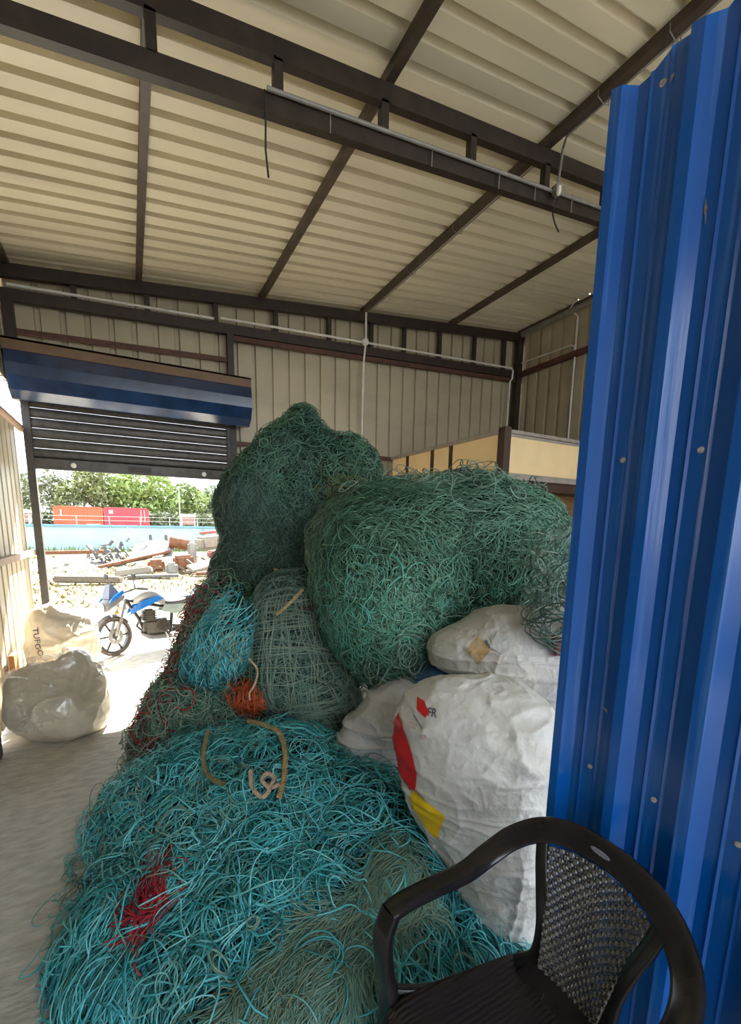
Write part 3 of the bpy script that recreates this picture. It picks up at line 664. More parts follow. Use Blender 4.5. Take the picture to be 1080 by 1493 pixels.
def wheel(xc, steer, nm):
    M = Matrix.Translation((xc, 0, .30)) @ Matrix.Rotation(steer, 4, 'Z') @ Matrix.Rotation(PI / 2, 4, 'X')
    tyre = MB(); tyre.lathe([(.245 + .052 * (1 + math.cos(a)) * .5 + .0, .045 * math.sin(a)) for a in np.linspace(-PI, PI, 12, endpoint=False)], 40, M, True)
    w_ = obj(nm, tyre, TYRE, mc, True)
    rm = MB(); rm.lathe([(.222, -.03), (.25, -.032), (.252, .032), (.222, .03)], 40, M, True); obj('rim', rm, ALLOY, w_, True)
    sp = MB()
    for k in range(6):
        a = k * PI / 3; sp.bar(M @ Vector((.03 * math.cos(a), .03 * math.sin(a), 0)), M @ Vector((.23 * math.cos(a), .23 * math.sin(a), 0)), .028, .018, M.to_3x3() @ Vector((0, 0, 1)))
    sp.lathe([(0, -.05), (.04, -.05), (.045, .05), (0, .05)], 16, M); obj('spokes', sp, ALLOY, w_)
    dk = MB(); dk.lathe([(.06, .055), (.12, .055), (.12, .059), (.06, .059)], 28, M, True); obj('brake_disc', dk, CHR, w_, True)
    return M
ST = math.radians(28)
MF = wheel(0, ST, 'front_wheel'); wheel(BWD, 0, 'rear_wheel')
RS = Matrix.Translation((.24, 0, 0)) @ Matrix.Rotation(ST, 4, 'Z') @ Matrix.Translation((-.24, 0, 0))
RS = Matrix.Translation((0, 0, 0)) @ Matrix.Rotation(ST, 4, 'Z')
fk = MB()
for s in (-.07, .07):
    fk.tube([RS @ Vector((0, s, .30)), RS @ Vector((.10, s, .55))], .027, 10); fk.tube([RS @ Vector((.10, s, .55)), RS @ Vector((.21, s, .84))], .019, 10)
fk.bar(RS @ Vector((.15, -.1, .70)), RS @ Vector((.15, .1, .70)), .05, .04); fk.bar(RS @ Vector((.2, -.1, .82)), RS @ Vector((.2, .1, .82)), .05, .03)
obj('fork', fk, CHR, mc, True)
fd = MB(); V = []; F = []
for i, a in enumerate(np.linspace(.55, 2.55, 12)):
    for j, s in enumerate((-.06, -.04, 0, .04, .06)): V.append(RS @ Vector((math.cos(a) * (.325 - abs(s) * .5), s, .30 + math.sin(a) * (.325 - abs(s) * .5))))
F = [(i * 5 + j, i * 5 + j + 1, (i + 1) * 5 + j + 1, (i + 1) * 5 + j) for i in range(11) for j in range(4)]
fd.add(V, F); obj('front_mudguard', fd, MGR, mc, True)
def blob(name, path, wy, hz, m, parent=mc, per=6): # rounded loft: path in x,z; widths in y, heights in z
    K = spline([(p[0], p[1], a, b2) for p, a, b2 in zip(path, wy, hz)], per); V = []; F = []; n = 14
    for x_, z_, a, b2 in K:
        for k in range(n):
            t = 2 * PI * k / n; V.append((x_, a * math.copysign(abs(math.cos(t)) ** .75, math.cos(t)), z_ + b2 * math.copysign(abs(math.sin(t)) ** .75, math.sin(t))))
    for i in range(len(K) - 1):
        for k in range(n): F.append((i * n + k, i * n + (k + 1) % n, (i + 1) * n + (k + 1) % n, (i + 1) * n + k))
    F += [tuple(reversed(range(n))), tuple(range((len(K) - 1) * n, len(K) * n))]
    b = MB().add(V, F); return b
obj('fuel_tank', blob('t', [(.30, .80), (.42, .86), (.56, .87), (.70, .80), (.78, .72)], [.08, .14, .15, .12, .07], [.05, .09, .10, .09, .05], MSIL), MSIL, mc, True)
for s in (-1, 1):
    b = MB(); b.prism([(.22, .60), (.34, .66), (.62, .78), (.70, .82), (.60, .86), (.40, .80), (.26, .70)], .135 * s, .175 * s, lambda u, v, d: (u, d * (1 if u > .3 else .85), v)); obj('tank_shroud', b, MBL, mc)
obj('seat', blob('s', [(.68, .76), (.85, .735), (1.02, .755), (1.10, .80), (1.30, .84)], [.09, .13, .13, .12, .09], [.035, .04, .04, .045, .03], SEAT), SEAT, mc, True)
for s in (-1, 1):
    b = MB(); b.prism([(.66, .62), (.86, .56), (1.04, .60), (1.10, .70), (.72, .72)], .10 * s, .13 * s, lambda u, v, d: (u, d, v)); obj('side_panel', b, mat('side_panel_grey', (.30, .36, .36), .35, 0, .2, 9), mc)
    b = MB(); b.prism([(1.06, .72), (1.40, .84), (1.46, .92), (1.36, .93), (1.12, .82)], .07 * s, .115 * s, lambda u, v, d: (u, d, v)); obj('tail_panel', b, MBL, mc)
obj('rear_mudguard', MB().bar((1.35, 0, .80), (1.66, 0, .55), .13, .03), BLK, mc)
gb = MB().tube([(1.20, -.10, .90), (1.42, -.10, .99), (1.5, 0, 1.0), (1.42, .10, .99), (1.20, .10, .90)], .014, 8); obj('grab_rail', gb, CHR, mc, True)
en = MB().box((.40, -.12, .28), (.78, .12, .50), None, .04).box((.42, -.10, .45), (.58, .10, .66), None, .03)
for k in range(6): en.box((.40, -.115, .49 + k * .028), (.60, .115, .50 + k * .028))
en.lathe([(0, .0), (.09, 0), (.10, -.03), (0, -.03)], 20, Matrix.Translation((.66, -.12, .40)) @ Matrix.Rotation(-PI / 2, 4, 'X')); en.lathe([(0, .03), (.09, .03), (.10, 0), (0, 0)], 20, Matrix.Translation((.66, -.12, .40)) @ Matrix.Rotation(PI / 2, 4, 'X'))
obj('engine', en, mat('engine_metal', (0.140, 0.125, 0.110), .4, .5, .4, 18), mc, True)
obj('belly_pan', blob('b', [(.36, .30), (.5, .23), (.75, .22), (.80, .24)], [.06, .11, .11, .08], [.03, .05, .05, .03], MGR), MGR, mc, True)
fm = MB().tube([(.22, 0, .80), (.36, 0, .52), (.42, 0, .30), (.8, 0, .26)], .025, 8).tube([(.22, 0, .82), (.7, 0, .68), (1.0, 0, .68), (1.4, 0, .84)], .025, 8).tube([(.8, 0, .26), (.85, 0, .66)], .025, 8)
for s in (-.1, .1): fm.tube([(.82, s, .36), (1.32, s, .30)], .022, 8); fm.tube([(1.10, s, .66), (1.26, s, .34)], .028, 8)
obj('chassis', fm, BLK, mc, True)
ex = MB().tube([(.42, .09, .56), (.34, .10, .40), (.45, .12, .27), (.9, .14, .28), (1.5, .16, .42)], [.02, .02, .022, .045, .05], 10); obj('exhaust', ex, BLK, mc, True)
obj('side_stand', MB().tube([(.70, -.10, .28), (.80, -.20, .02), (.84, -.215, .012)], .013, 8), CHR, mc, True)
RS2 = Matrix.Translation((0, 0, 0)) @ Matrix.Rotation(ST * .9, 4, 'Z')
cw_ = blob('c', [(-.14, .72), (-.10, .75), (.02, .82), (.16, .88)], [.05, .11, .13, .11], [.04, .075, .085, .05], MGR); cw_.V = [tuple(RS2 @ Vector(v)) for v in cw_.V]; obj('headlight_cowl', cw_, MGR, mc, True)
hl = MB(); hl.lathe([(0, .02), (.06, .014), (.075, 0), (0, 0)], 18, RS2 @ Matrix.Translation((-.145, 0, .73)) @ Matrix.Rotation(-PI / 2, 4, 'Y')); obj('headlight', hl, mat('lamp_lens', (.75, .75, .72), .1), mc, True)
vs = MB(); vs.prism([(-.07, .86), (.10, .94), (.02, 1.07), (-.02, 1.07)], -.085, .085, lambda u, v, d: RS2 @ Vector((u, d * (1 - max(0, v - .86) * 1.6), v))); obj('windscreen', vs, mat('smoked_screen', (.12, .13, .19), .12), mc)
for s in (-1, 1):
    b = MB(); b.prism([(-.10, .80), (.14, .92), (.12, .98), (-.04, .88)], .115 * s, .14 * s, lambda u, v, d: RS2 @ Vector((u, d, v))); obj('cowl_trim', b, MBL, mc)
hb = MB().tube([RS2 @ Vector(p) for p in ((.34, -.36, .98), (.24, -.26, .99), (.20, -.08, .94), (.20, .08, .94), (.24, .26, .99), (.34, .36, .98))], .014, 8); obj('handlebar', hb, BLK, mc, True)
for s in (-1, 1):
    gp = MB().tube([RS2 @ Vector((.36, .38 * s, .975)), RS2 @ Vector((.26, .28 * s, .99))], .02, 8); obj('grip', gp, BLK, mc, True)
    mi = MB().tube([RS2 @ Vector((.24, .25 * s, .99)), RS2 @ Vector((.18, .30 * s, 1.14))], .007, 6); mi.lathe([(0, .012), (.04, .012), (.055, 0), (.05, -.012), (0, -.02)], 14, RS2 @ Matrix.Translation((.18, .32 * s, 1.17)) @ Matrix.Rotation(PI / 2, 4, 'Y')); obj('mirror', mi, BLK, mc, True)
    ind = MB(); ind.lathe([(0, .03), (.022, .02), (.025, -.02), (0, -.035)], 10, RS2 @ Matrix.Translation((-.02, .17 * s, .66)) @ Matrix.Rotation(PI / 2, 4, 'Y')); obj('indicator', ind, mat('amber_lens', (.5, .17, .03), .3), mc, True)
# ------------------------------------------------------------------ sacks
def woven(name, c1, c2, rough=.5, coat=0.0, bump=.6):
    m = mat(name, c1, rough, 0, scale=5, col2=c2, bump=bump, bscale=34, detail=8, lo=.45, hi=.8, coat=coat)
    return m
SACKW = woven('white_woven_sack', (.60, .59, .575), (.47, .445, .395))
SACKC = woven('cream_woven_sack', (.59, .565, .53), (.48, .425, .35))
SACKL = woven('white_sack_lavender', (.60, .59, .61), (.50, .47, .47))
def sack(name, label, rows, centre, m, folds, k=.06, sub=7, group=None, amp=1.0, rmax=1.6):
    """a filled sack with folds; folds: rows of (frequency vector, amplitude, seed)"""
    def relief(P):
        r = 0
        for fr, a, s in folds: r = r + a * amp * crease(P * np.array(fr) + .35 * np.stack([vnoise(P * 3, s + 9), vnoise(P * 3, s + 10), vnoise(P * 3, s + 11)], -1), s)
        return r
    lp = Lump(rows, k, relief)
    c = np.array(centre)
    V, F = lp.mesh_data(sub, centre, rmax)
    o = mesh_np(name, V - c, F, m); o.location = c; tag(o, label, 'sack', group)
    o['kind'] = 'thing'
    return o, lp, c
def on_surface(lp, base, U, W, N, uv):
    """flat pattern (u,v) laid on a lump: starts outside along N, marches in"""
    uv = np.array(uv, float); P = np.array(base) + uv[:, :1] * np.array(U) + uv[:, 1:] * np.array(W) + np.array(N) * .25
    Q = lp.cast(P, np.repeat(-np.array(N)[None], len(P), 0)); ok = (np.abs(lp.f(Q)) < .004) & (np.linalg.norm(Q - P, axis=1) < .6)
    return Q, ok
def kept(P, F, ok):   # drops what would hang past the edge of the lump
    F = F[ok[F].all(1)]; used = np.unique(F); re = np.zeros(len(P), int); re[used] = np.arange(len(used)); return P[used], re[F]
def decal(name, o, c, lp, base, U, W, N, outline, m, step=.010, off=.005):
    """printed shape with a sliver of thickness that follows the cloth; outline: polygon in (u,v)"""
    poly = np.array(outline); lo = poly.min(0); hi = poly.max(0); nu = max(2, int((hi[0] - lo[0]) / step) + 1); nv = max(2, int((hi[1] - lo[1]) / step) + 1)
    # rows: clip the polygon row by row so that its edge stays clean
    V = []; rows = []
    for j in range(nv + 1):
        v = lo[1] + (hi[1] - lo[1]) * (1e-4 + (1 - 2e-4) * j / nv); xs_ = []
        for a, b in zip(poly, np.roll(poly, -1, 0)):
            if (a[1] - v) * (b[1] - v) < 0: xs_.append(a[0] + (b[0] - a[0]) * (v - a[1]) / (b[1] - a[1]))
        if len(xs_) < 2: continue
        x0, x1 = min(xs_), max(xs_); rows.append([(x0 + (x1 - x0) * i / nu, v) for i in range(nu + 1)])
    uv = [p for r_ in rows for p in r_]; P, ok = on_surface(lp, base, U, W, N, uv)
    nrm = lp.grad(P); P = P + nrm * off - c; k = nu + 1
    F = np.array([(j * k + i, j * k + i + 1, (j + 1) * k + i + 1, (j + 1) * k + i) for j in range(len(rows) - 1) for i in range(nu)])
    P, F = kept(P, F, ok)
    return mesh_np(name, P, F, m, o)
def lettering(name, txt, size, o, c, lp, base, U, W, N, m, shear=0.0, off=.003):
    cu = bpy.data.curves.new('glyphs', 'FONT'); cu.body = txt; cu.size = size; cu.shear = shear; cu.fill_mode = 'FRONT'; cu.resolution_u = 3; cu.offset = size * .02
    t = bpy.data.objects.new('glyphs', cu); COL.objects.link(t); dg = bpy.context.evaluated_depsgraph_get(); me = bpy.data.meshes.new_from_object(t.evaluated_get(dg))
    bm = bmesh.new(); bm.from_mesh(me); bmesh.ops.triangulate(bm, faces=bm.faces[:]); bmesh.ops.subdivide_edges(bm, edges=[e for e in bm.edges if e.calc_length() > size * .25], cuts=2); bmesh.ops.triangulate(bm, faces=bm.faces[:])
    bm.verts.index_update(); uv = np.array([(v.co.x, v.co.y) for v in bm.verts]); F = np.array([[v.index for v in f.verts] for f in bm.faces]); bm.free()
    bpy.data.objects.remove(t); bpy.data.curves.remove(cu); bpy.data.meshes.remove(me)
    P, ok = on_surface(lp, base, U, W, N, uv); P = P + lp.grad(P) * off - c; P, F = kept(P, F, ok)
    return mesh_np(name, P, F, m, o, False)
CR = np.array([.880, -.474, .016]); CU = np.array([.07, .15, .985]); TOC = unit(np.array([-.62, -.75, .25]))
PRED = mat('red_print', (.62, .009, .014), .45, 0, .12, 12); PYEL = mat('yellow_print', (.86, .58, .015), .45, 0, .1, 12); PBLK = mat('grey_print', (.10, .10, .12), .6); PPNK = mat('faded_red_print', (.58, .30, .30), .6); PTAN = mat('tan_label', (.42, .26, .10), .55, 0, scale=18, col2=(.50, .38, .22)); PGRY = mat('faded_grey_print', (.60, .60, .57), .6, 0, .2, 60); PGRN = mat('green_print', (.16, .22, .20), .6)

S1 = [(1.300, 1.360, .72, .335, .29, .36), (1.20, 1.47, .93, .225, .24, .20), (1.42, 1.36, .93, .21, .26, .20), (1.35, 1.24, .40, .23, .24, .34), (1.34, 1.22, .13, .17, .2, .13)]
o1, L1, c1 = sack('woven_sack', 'big white woven sack printed red and yellow, standing beside the blue wall', S1, (1.33, 1.33, .62), SACKW,
                  [((2.0, 2.0, 8), .008, 1), ((6, 6, 3), .006, 2), ((3, 3, 20), .005, 3), ((10, 10, 13), .0035, 4), ((24, 24, 28), .0018, 16)], .06)
b1 = np.array([1.02, 1.38, .78])
def Pp(px, py, t): return CAMP + t * np.array([0.880 * (px - 540) / 640 - .064 * (py - 876) / 640 + .470, -.474 * (px - 540) / 640 - .153 * (py - 876) / 640 + .867, .016 * (px - 540) / 640 - .986 * (py - 876) / 640 - .165])
def px2uv(base, pts, t): # helper: lay out a print in metres relative to its anchor
    return [((Pp(x, y, t) - base) @ CR, (Pp(x, y, t) - base) @ CU) for x, y in pts]
NP = unit(np.array([-.60, -.80, .10]))
decal('red_print', o1, c1, L1, b1, CR, CU, NP, [(-.115, .235), (-.085, .19), (-.05, .11), (-.028, .03), (-.032, -.04), (-.06, -.075), (-.10, -.02), (-.17, .03), (-.165, .13)], PRED)
decal('yellow_print', o1, c1, L1, b1, CR, CU, NP, [(-.040, -.055), (.085, -.110), (.055, -.245), (.0, -.21), (-.065, -.115)], PYEL)
b1t = np.array([1.035, 1.42, 1.055])
decal('red_emblem', o1, c1, L1, b1t, CR, CU, NP, [(-.03, .035), (-.01, .012), (.0, .03), (.022, .0), (.008, -.02), (-.03, .0)], PRED, .006)
lettering('print_letters', 'FR', .036, o1, c1, L1, b1t + CR * .012 - CU * .012, CR, CU, NP, PBLK, .15)
decal('grey_dash', o1, c1, L1, b1t, CR, CU, NP, [(-.045, -.025), (-.038, -.022), (.0, -.062), (-.008, -.064)], PGRN, .006)
for k, (u0, v0, ln) in enumerate(((-.058, -.062, .035), (-.060, -.074, .030), (-.018, -.088, .035), (-.016, -.098, .028))):
    for q in range(5):
        x = u0 + ln * q / 5; decal('faded_print', o1, c1, L1, b1t, CR, CU, NP, [(x, v0), (x + ln * .11, v0 + .001), (x + ln * .12, v0 + .008), (x + ln * .02, v0 + .008)], PPNK, .006)

S2 = [(1.80, 1.75, 1.135, .30, .28, .235), (1.535, 1.86, 1.125, .135, .15, .095), (2.06, 1.64, 1.08, .234, .30, .30), (2.06, 1.56, .60, .27, .28, .46), (2.04, 1.58, .14, .24, .26, .18)]
o2, L2, c2 = sack('woven_sack', 'white woven sack with a square tan label, slumped above the printed sack', S2, (1.88, 1.68, .95), SACKC,
                  [((1.6, 1.6, 9), .009, 5), ((2.2, 2.2, 20), .006, 6), ((10, 10, 12), .003, 7), ((24, 24, 30), .0016, 17)], .06)
b2 = np.array([1.50, 1.62, 1.195])
decal('tan_label', o2, c2, L2, b2, CR, CU, NP, [(.0, .068), (.064, .005), (.005, -.072), (-.060, -.005)], PTAN, .008, .003)
decal('faded_label', o2, c2, L2, b2, CR, CU, NP, [(.10, .09), (.155, .065), (.115, -.015), (.055, .02)], PGRY, .008)
for q in range(4): decal('faded_print', o2, c2, L2, b2, CR, CU, NP, [(.035 + .012 * q, .045 + .009 * q), (.043 + .012 * q, .05 + .009 * q), (.06 + .012 * q, .012 + .009 * q), (.054 + .012 * q, .008 + .009 * q)], PBLK if q == 0 else PGRY, .006)
S3 = [(1.39, 2.09, .73, .20, .17, .19), (1.28, 2.15, .64, .18, .17, .17), (1.13, 2.21, .53, .12, .16, .115), (1.25, 2.17, .30, .20, .20, .26), (1.25, 2.17, .12, .18, .2, .14)]
o3, L3, c3 = sack('woven_sack', 'small creased white sack wedged between the green net bundle and printed sack', S3, (1.25, 2.16, .48), SACKL,
                  [((5, -2, 24), .012, 12), ((5, 5, 4), .008, 13), ((24, 24, 26), .0018, 14)], .05)
rows = [(1.56, 2.02, .95, .16, .14, .07), (1.60, 2.05, .45, .2, .16, .5)]
o4, L4, c4 = sack('blue_tarpaulin', 'crumpled blue tarpaulin showing between the two large white sacks', rows, (1.58, 2.03, .6), mat('blue_tarp', (.08, .20, .42), .4, 0, .4, 10, bump=.4, bscale=20), [((12, 12, 12), .012, 15)], .05, 5); o4['category'] = 'tarpaulin'

FILM = mat('sun_bleached_sack', (.66, .60, .50), .38, 0, scale=4, col2=(.55, .44, .30), bump=.3, bscale=24, detail=8, lo=.4, hi=.75, coat=.35)
F1r = [(-.73, 5.44, .52, .26, .30, .34), (-.73, 5.44, .20, .26, .30, .24), (-.82, 5.40, .82, .15, .16, .14), (-.64, 5.40, .72, .17, .2, .14), (-.56, 5.42, .50, .11, .2, .18)]
f1, LF1, cf1 = sack('filled_bag', 'bulging grey-tan bag with dark lettering, behind the film-wrapped bag by the doorway', F1r, (-.71, 5.42, .45), FILM,
                    [((3.5, 3.5, 4), .020, 21), ((8, 8, 5), .008, 22), ((9, 9, 16), .004, 23), ((30, 30, 30), .0015, 24)], .07, 6); f1['category'] = 'bag'
lettering('print_letters', 'TUFGO', .085, f1, cf1, LF1, np.array([-.955, 5.02, .78]), np.array([.16, 0, -.987]), np.array([.95, .2, .17]), unit(np.array([-.25, -1, 0.0])), PBLK)
F2r = [(-.65, 4.42, .28, .30, .28, .25), (-.63, 4.40, .13, .29, .27, .13), (-.88, 4.47, .47, .08, .12, .10), (-.50, 4.47, .59, .09, .13, .10), (-.68, 4.46, .50, .16, .14, .10), (-.40, 4.42, .36, .09, .18, .17), (-.44, 4.38, .13, .12, .2, .12), (-.87, 4.40, .28, .08, .2, .18)]
f2, LF2, cf2 = sack('filled_bag', 'squat tan bag wrapped in shiny clear film, foremost by the left wall', F2r, (-.69, 4.42, .33), mat('tan_woven_bag', (.66, .59, .47), .6, 0, scale=5, col2=(.52, .46, .36), bump=.4, bscale=30),
                    [((4, 4, 3), .014, 31), ((10, 10, 9), .005, 32), ((4, 4, 26), .0035, 33)], .055, 6); f2['category'] = 'bag'
m = bpy.data.materials.new('clear_film'); m.use_nodes = True; nt = m.node_tree; N = nt.nodes; N.remove(N['Principled BSDF'])
tr_ = N.new('ShaderNodeBsdfTransparent'); tr_.inputs['Color'].default_value = (.985, .98, .965, 1); gl = N.new('ShaderNodeBsdfGlossy'); gl.inputs['Roughness'].default_value = .20
df = N.new('ShaderNodeBsdfTranslucent'); df.inputs['Color'].default_value = (.8, .78, .72, 1); df2 = N.new('ShaderNodeBsdfDiffuse'); df2.inputs['Color'].default_value = (.8, .77, .70, 1)
mx = N.new('ShaderNodeMixShader'); mx.inputs[0].default_value = .12; mx2 = N.new('ShaderNodeMixShader'); lw_ = N.new('ShaderNodeLayerWeight'); pw_ = N.new('ShaderNodeMath'); pw_.operation = 'POWER'; pw_.inputs[1].default_value = 3.0; fr_ = N.new('ShaderNodeMath'); fr_.operation = 'MULTIPLY_ADD'; fr_.inputs[1].default_value = .6; fr_.inputs[2].default_value = .10; nt.links.new(lw_.outputs['Facing'], pw_.inputs[0]); nt.links.new(pw_.outputs[0], fr_.inputs[0])
nt.links.new(tr_.outputs[0], mx.inputs[1]); nt.links.new(df2.outputs[0], mx.inputs[2]); nt.links.new(fr_.outputs[0], mx2.inputs[0]); nt.links.new(mx.outputs[0], mx2.inputs[1]); nt.links.new(gl.outputs[0], mx2.inputs[2]); nt.links.new(mx2.outputs[0], N['Material Output'].inputs['Surface'])
def filmrelief(P): return .026 + .022 * crease(P @ np.array(((3.4, 1, -2.2), (1, 3.5, 0), (2.6, .5, 3.0))) + .5 * np.stack([vnoise(P * 3, 51), vnoise(P * 3, 52), vnoise(P * 3, 53)], -1), 54) + .012 * crease(P @ np.array(((6, 1, 5), (1, 6, 0), (-5, .5, 6.0))), 55) + .004 * crease(P * 16, 56)
LFm = Lump(F2r, .055, filmrelief); V, F = LFm.mesh_data(7, cf2, 1.6)
keep = V[:, 2] > (.20 + .16 * (V[:, 0] + .69) + .05 * vnoise(V * 5, 9)); fk_ = keep[F].all(1)
used = np.unique(F[fk_]); re = -np.ones(len(V), int); re[used] = np.arange(len(used)); mesh_np('clear_film', V[used] - cf2, re[F[fk_]], m, f2)
tag(obj('timber_offcut', MB().box((-1.03, 4.82, 0), (-.99, 4.98, .62), None, .004), mat('orange_wood', (.42, .17, .06), .6, 0, .3, 8)), 'orange-brown board standing against the left wall beside the bags', 'board')
tag(obj('offcut', MB().box((-1.03, 3.97, 0), (-.985, 4.14, .30), None, .01), DARK), 'dark offcut leaning at the foot of the left wall before the film-wrapped bag', 'offcut')

# ------------------------------------------------------------------ net piles
TEAL = strand_mat('teal_twine', [(0.006, 0.061, 0.079), (0.015, 0.171, 0.201), (0.037, 0.342, 0.390), (0.085, 0.549, 0.634), (0.244, 0.732, 0.793), (0.122, 0.293, 0.244), (0.317, 0.403, 0.293)], .42, .45)
GREEN = strand_mat('green_twine', [(0.014, 0.044, 0.033), (0.036, 0.098, 0.068), (0.075, 0.177, 0.119), (0.121, 0.270, 0.181), (0.162, 0.355, 0.253), (0.067, 0.367, 0.319)], .5, .35)
GREY = strand_mat('grey_green_netting', [(0.027, 0.053, 0.046), (0.069, 0.131, 0.112), (0.138, 0.231, 0.198), (0.225, 0.338, 0.281), (0.275, 0.312, 0.225)], .6, .3)
REDT = strand_mat('red_twine', [(.16, .006, .014), (.36, .012, .03), (.50, .05, .03)], .45)
ORNG = strand_mat('orange_twine', [(.40, .05, .012), (.62, .10, .025), (.45, .12, .05)], .5)
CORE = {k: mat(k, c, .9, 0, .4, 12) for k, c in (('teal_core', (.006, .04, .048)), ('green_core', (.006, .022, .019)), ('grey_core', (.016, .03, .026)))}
ROPE = mat('tan_rope', (.46, .34, .16), .75, 0, .35, 30); ROPE2 = mat('olive_rope', (.27, .24, .12), .75, 0, .35, 30); CREAMR = mat('frayed_cream_rope', (.58, .44, .32), .8, 0, .3, 40)
def dirs(P, vec, spread):
    n = len(P); return np.array(vec, float)[None] + RNG.normal(0, spread, (n, 3))
def tints(n, lo, hi): return RNG.uniform(lo, hi, n)
def bundle(lp, n, M, ds, vec, spread, turn, r, tlo, thi, mask=None, jit=6., lift=.004, amp=.012, wave=0., wl=.06, face=-.25, relax=0., flow=None, coh=0., cf=2.2, tuck=1.):
    P = lp.seeds(n, mask, face)
    if coh > 0:   # neighbouring strands lie alike: the heading swings slowly over the surface
        sd = int(RNG.integers(0, 999))
        def flow(Q):
            nv = lp.grad(Q); v = np.array(vec, float)[None] - nv * (nv @ np.array(vec, float))[:, None]; v = unit(v); b = np.cross(nv, v)
            a = coh * (vnoise(Q * cf, sd) + .5 * vnoise(Q * cf * 2.3, sd + 1)); return v * np.cos(a)[:, None] + b * np.sin(a)[:, None]
        D = flow(P) + RNG.normal(0, spread, (n, 3)); relax = relax or .22
    else: D = dirs(P, vec, spread)
    S, Nn = trace(lp, P, D, M, ds, turn * RNG.choice([-1, 1], n) * RNG.uniform(.3, 1.3, n), jit, lift, amp, wave, wl, relax, flow, tuck)
    tn = tints(n, tlo, thi) + .30 * (thi - tlo) * (vnoise(P * 4.5, 77) + .6 * vnoise(P * 11, 78))
    return S, Nn, np.full(n, r) * RNG.uniform(.8, 1.15, n), np.clip(tn, 0, 1)
def near(p, rad): p = np.array(p); return lambda C: (np.linalg.norm((C - p) / np.array(rad), axis=1) < 1)
def lattice(lp, anchor, du, n1, n2, pitch, ds, M, vec1, vec2, r, tlo, thi, lift=.014, amp=.004):
    """knotted netting: two crossing families of evenly spaced cords laid over a lump"""
    out = []
    for (v, n_, sd) in ((vec1, n1, vec2), (vec2, n2, vec1)):
        k = (np.arange(n_) - n_ / 2) * pitch
        P = np.array(anchor)[None] + k[:, None] * unit(np.array(sd, float))[None] - unit(np.array(v, float))[None] * ds * M / 2
        for _ in range(12): P = P - lp.grad(P) * lp.f(P)[:, None]
        S, Nn = trace(lp, P, np.repeat(np.array(v, float)[None], n_, 0) + RNG.normal(0, .01, (n_, 3)), M, ds, 0, .9, lift, amp, .25, pitch * 2, .02, lambda Q: np.repeat(np.array(v, float)[None], len(Q), 0))
        out.append((S, Nn, np.full(n_, r), tints(n_, tlo, thi)))
    return merge(*out)
DOWN = (0, 0, -1.)

# tall bundle at the back
TL = Lump([(1.20, 4.31, 1.95, .49, .42, .50), (1.48, 4.29, 2.38, .29, .28, .34), (1.32, 4.30, 2.24, .27, .26, .34), (1.56, 4.31, 2.77, .085, .09, .12), (1.55, 4.30, 2.58, .17, .17, .20), (1.92, 4.12, 2.22, .36, .38, .42), (1.03, 4.26, 1.30, .38, .40, .42), (1.52, 4.14, .90, .60, .50, .90)], .09,
          lambda P: .020 * ridge(P * np.array((4, 4, 2.5)), 61) + .012 * vnoise(P * 9, 62))
tl = thing('fishing_net_bundle', 'tall peaked dark green net bundle standing in front of the rear wall', 'net', (1.4, 4.2, 0))
tlc = np.array([1.4, 4.2, 0])
def root(o, c):   # parts were built in world coordinates; seat them under the thing's base
    o.matrix_parent_inverse = Matrix.Translation([-float(v) for v in c]); return o
root(TL.build('net_core', 6, (1.45, 4.22, 1.6), CORE['green_core'], tl, 2.2), tlc)
right = lambda C: C[:, 2] - 1.95 + (C[:, 0] - 1.30) * .9 > 0
left = lambda C: ~right(C) & (C[:, 2] > 1.5)
low = lambda C: C[:, 2] < 1.75
sx = bundle(TL, 1000, 26, .018, (.6, -.3, -.6), .7, 16, .0034, .0, .55, right, 9., amp=.03)
sy = bundle(TL, 700, 26, .018, (.1, 0, -1), .5, 12, .0034, .05, .60, low, 9., amp=.03)
sz = bundle(TL, 160, 26, .018, (.6, -.3, -.2), .6, 16, .004, .55, .85, near((1.75, 3.85, 2.05), (.22, .4, .22)), 9., amp=.03)
root(strands('twine', *merge(sx, sy), GREEN, tl), tlc)
root(strands('olive_twine', *sz, strand_mat('olive_net_twine', [(.03, .045, .015), (.07, .085, .025), (.12, .14, .04)]), tl), tlc)
sx = bundle(TL, 1500, 22, .02, (.15, 0, -1), .5, 5, .0030, .0, .42, left, 5., amp=.014)
root(strands('fine_netting', *sx, GREY, tl), tlc)
la = lattice(TL, (1.16, 3.93, 2.0), 0, 56, 56, .020, .02, 56, (.5, -.27, -.82), (-.5, .27, -.82), .0024, .0, .40, .020, .006)
root(strands('wrapping_net', *la, GREY, tl), tlc)
tag(rope_twist('rope', [(.98, 3.42, 1.46), (1.05, 3.36, 1.43), (1.14, 3.30, 1.42), (1.24, 3.25, 1.425)], .012, ROPE), 'yellow rope lying between the tall bundle and the grey-green net', 'rope')

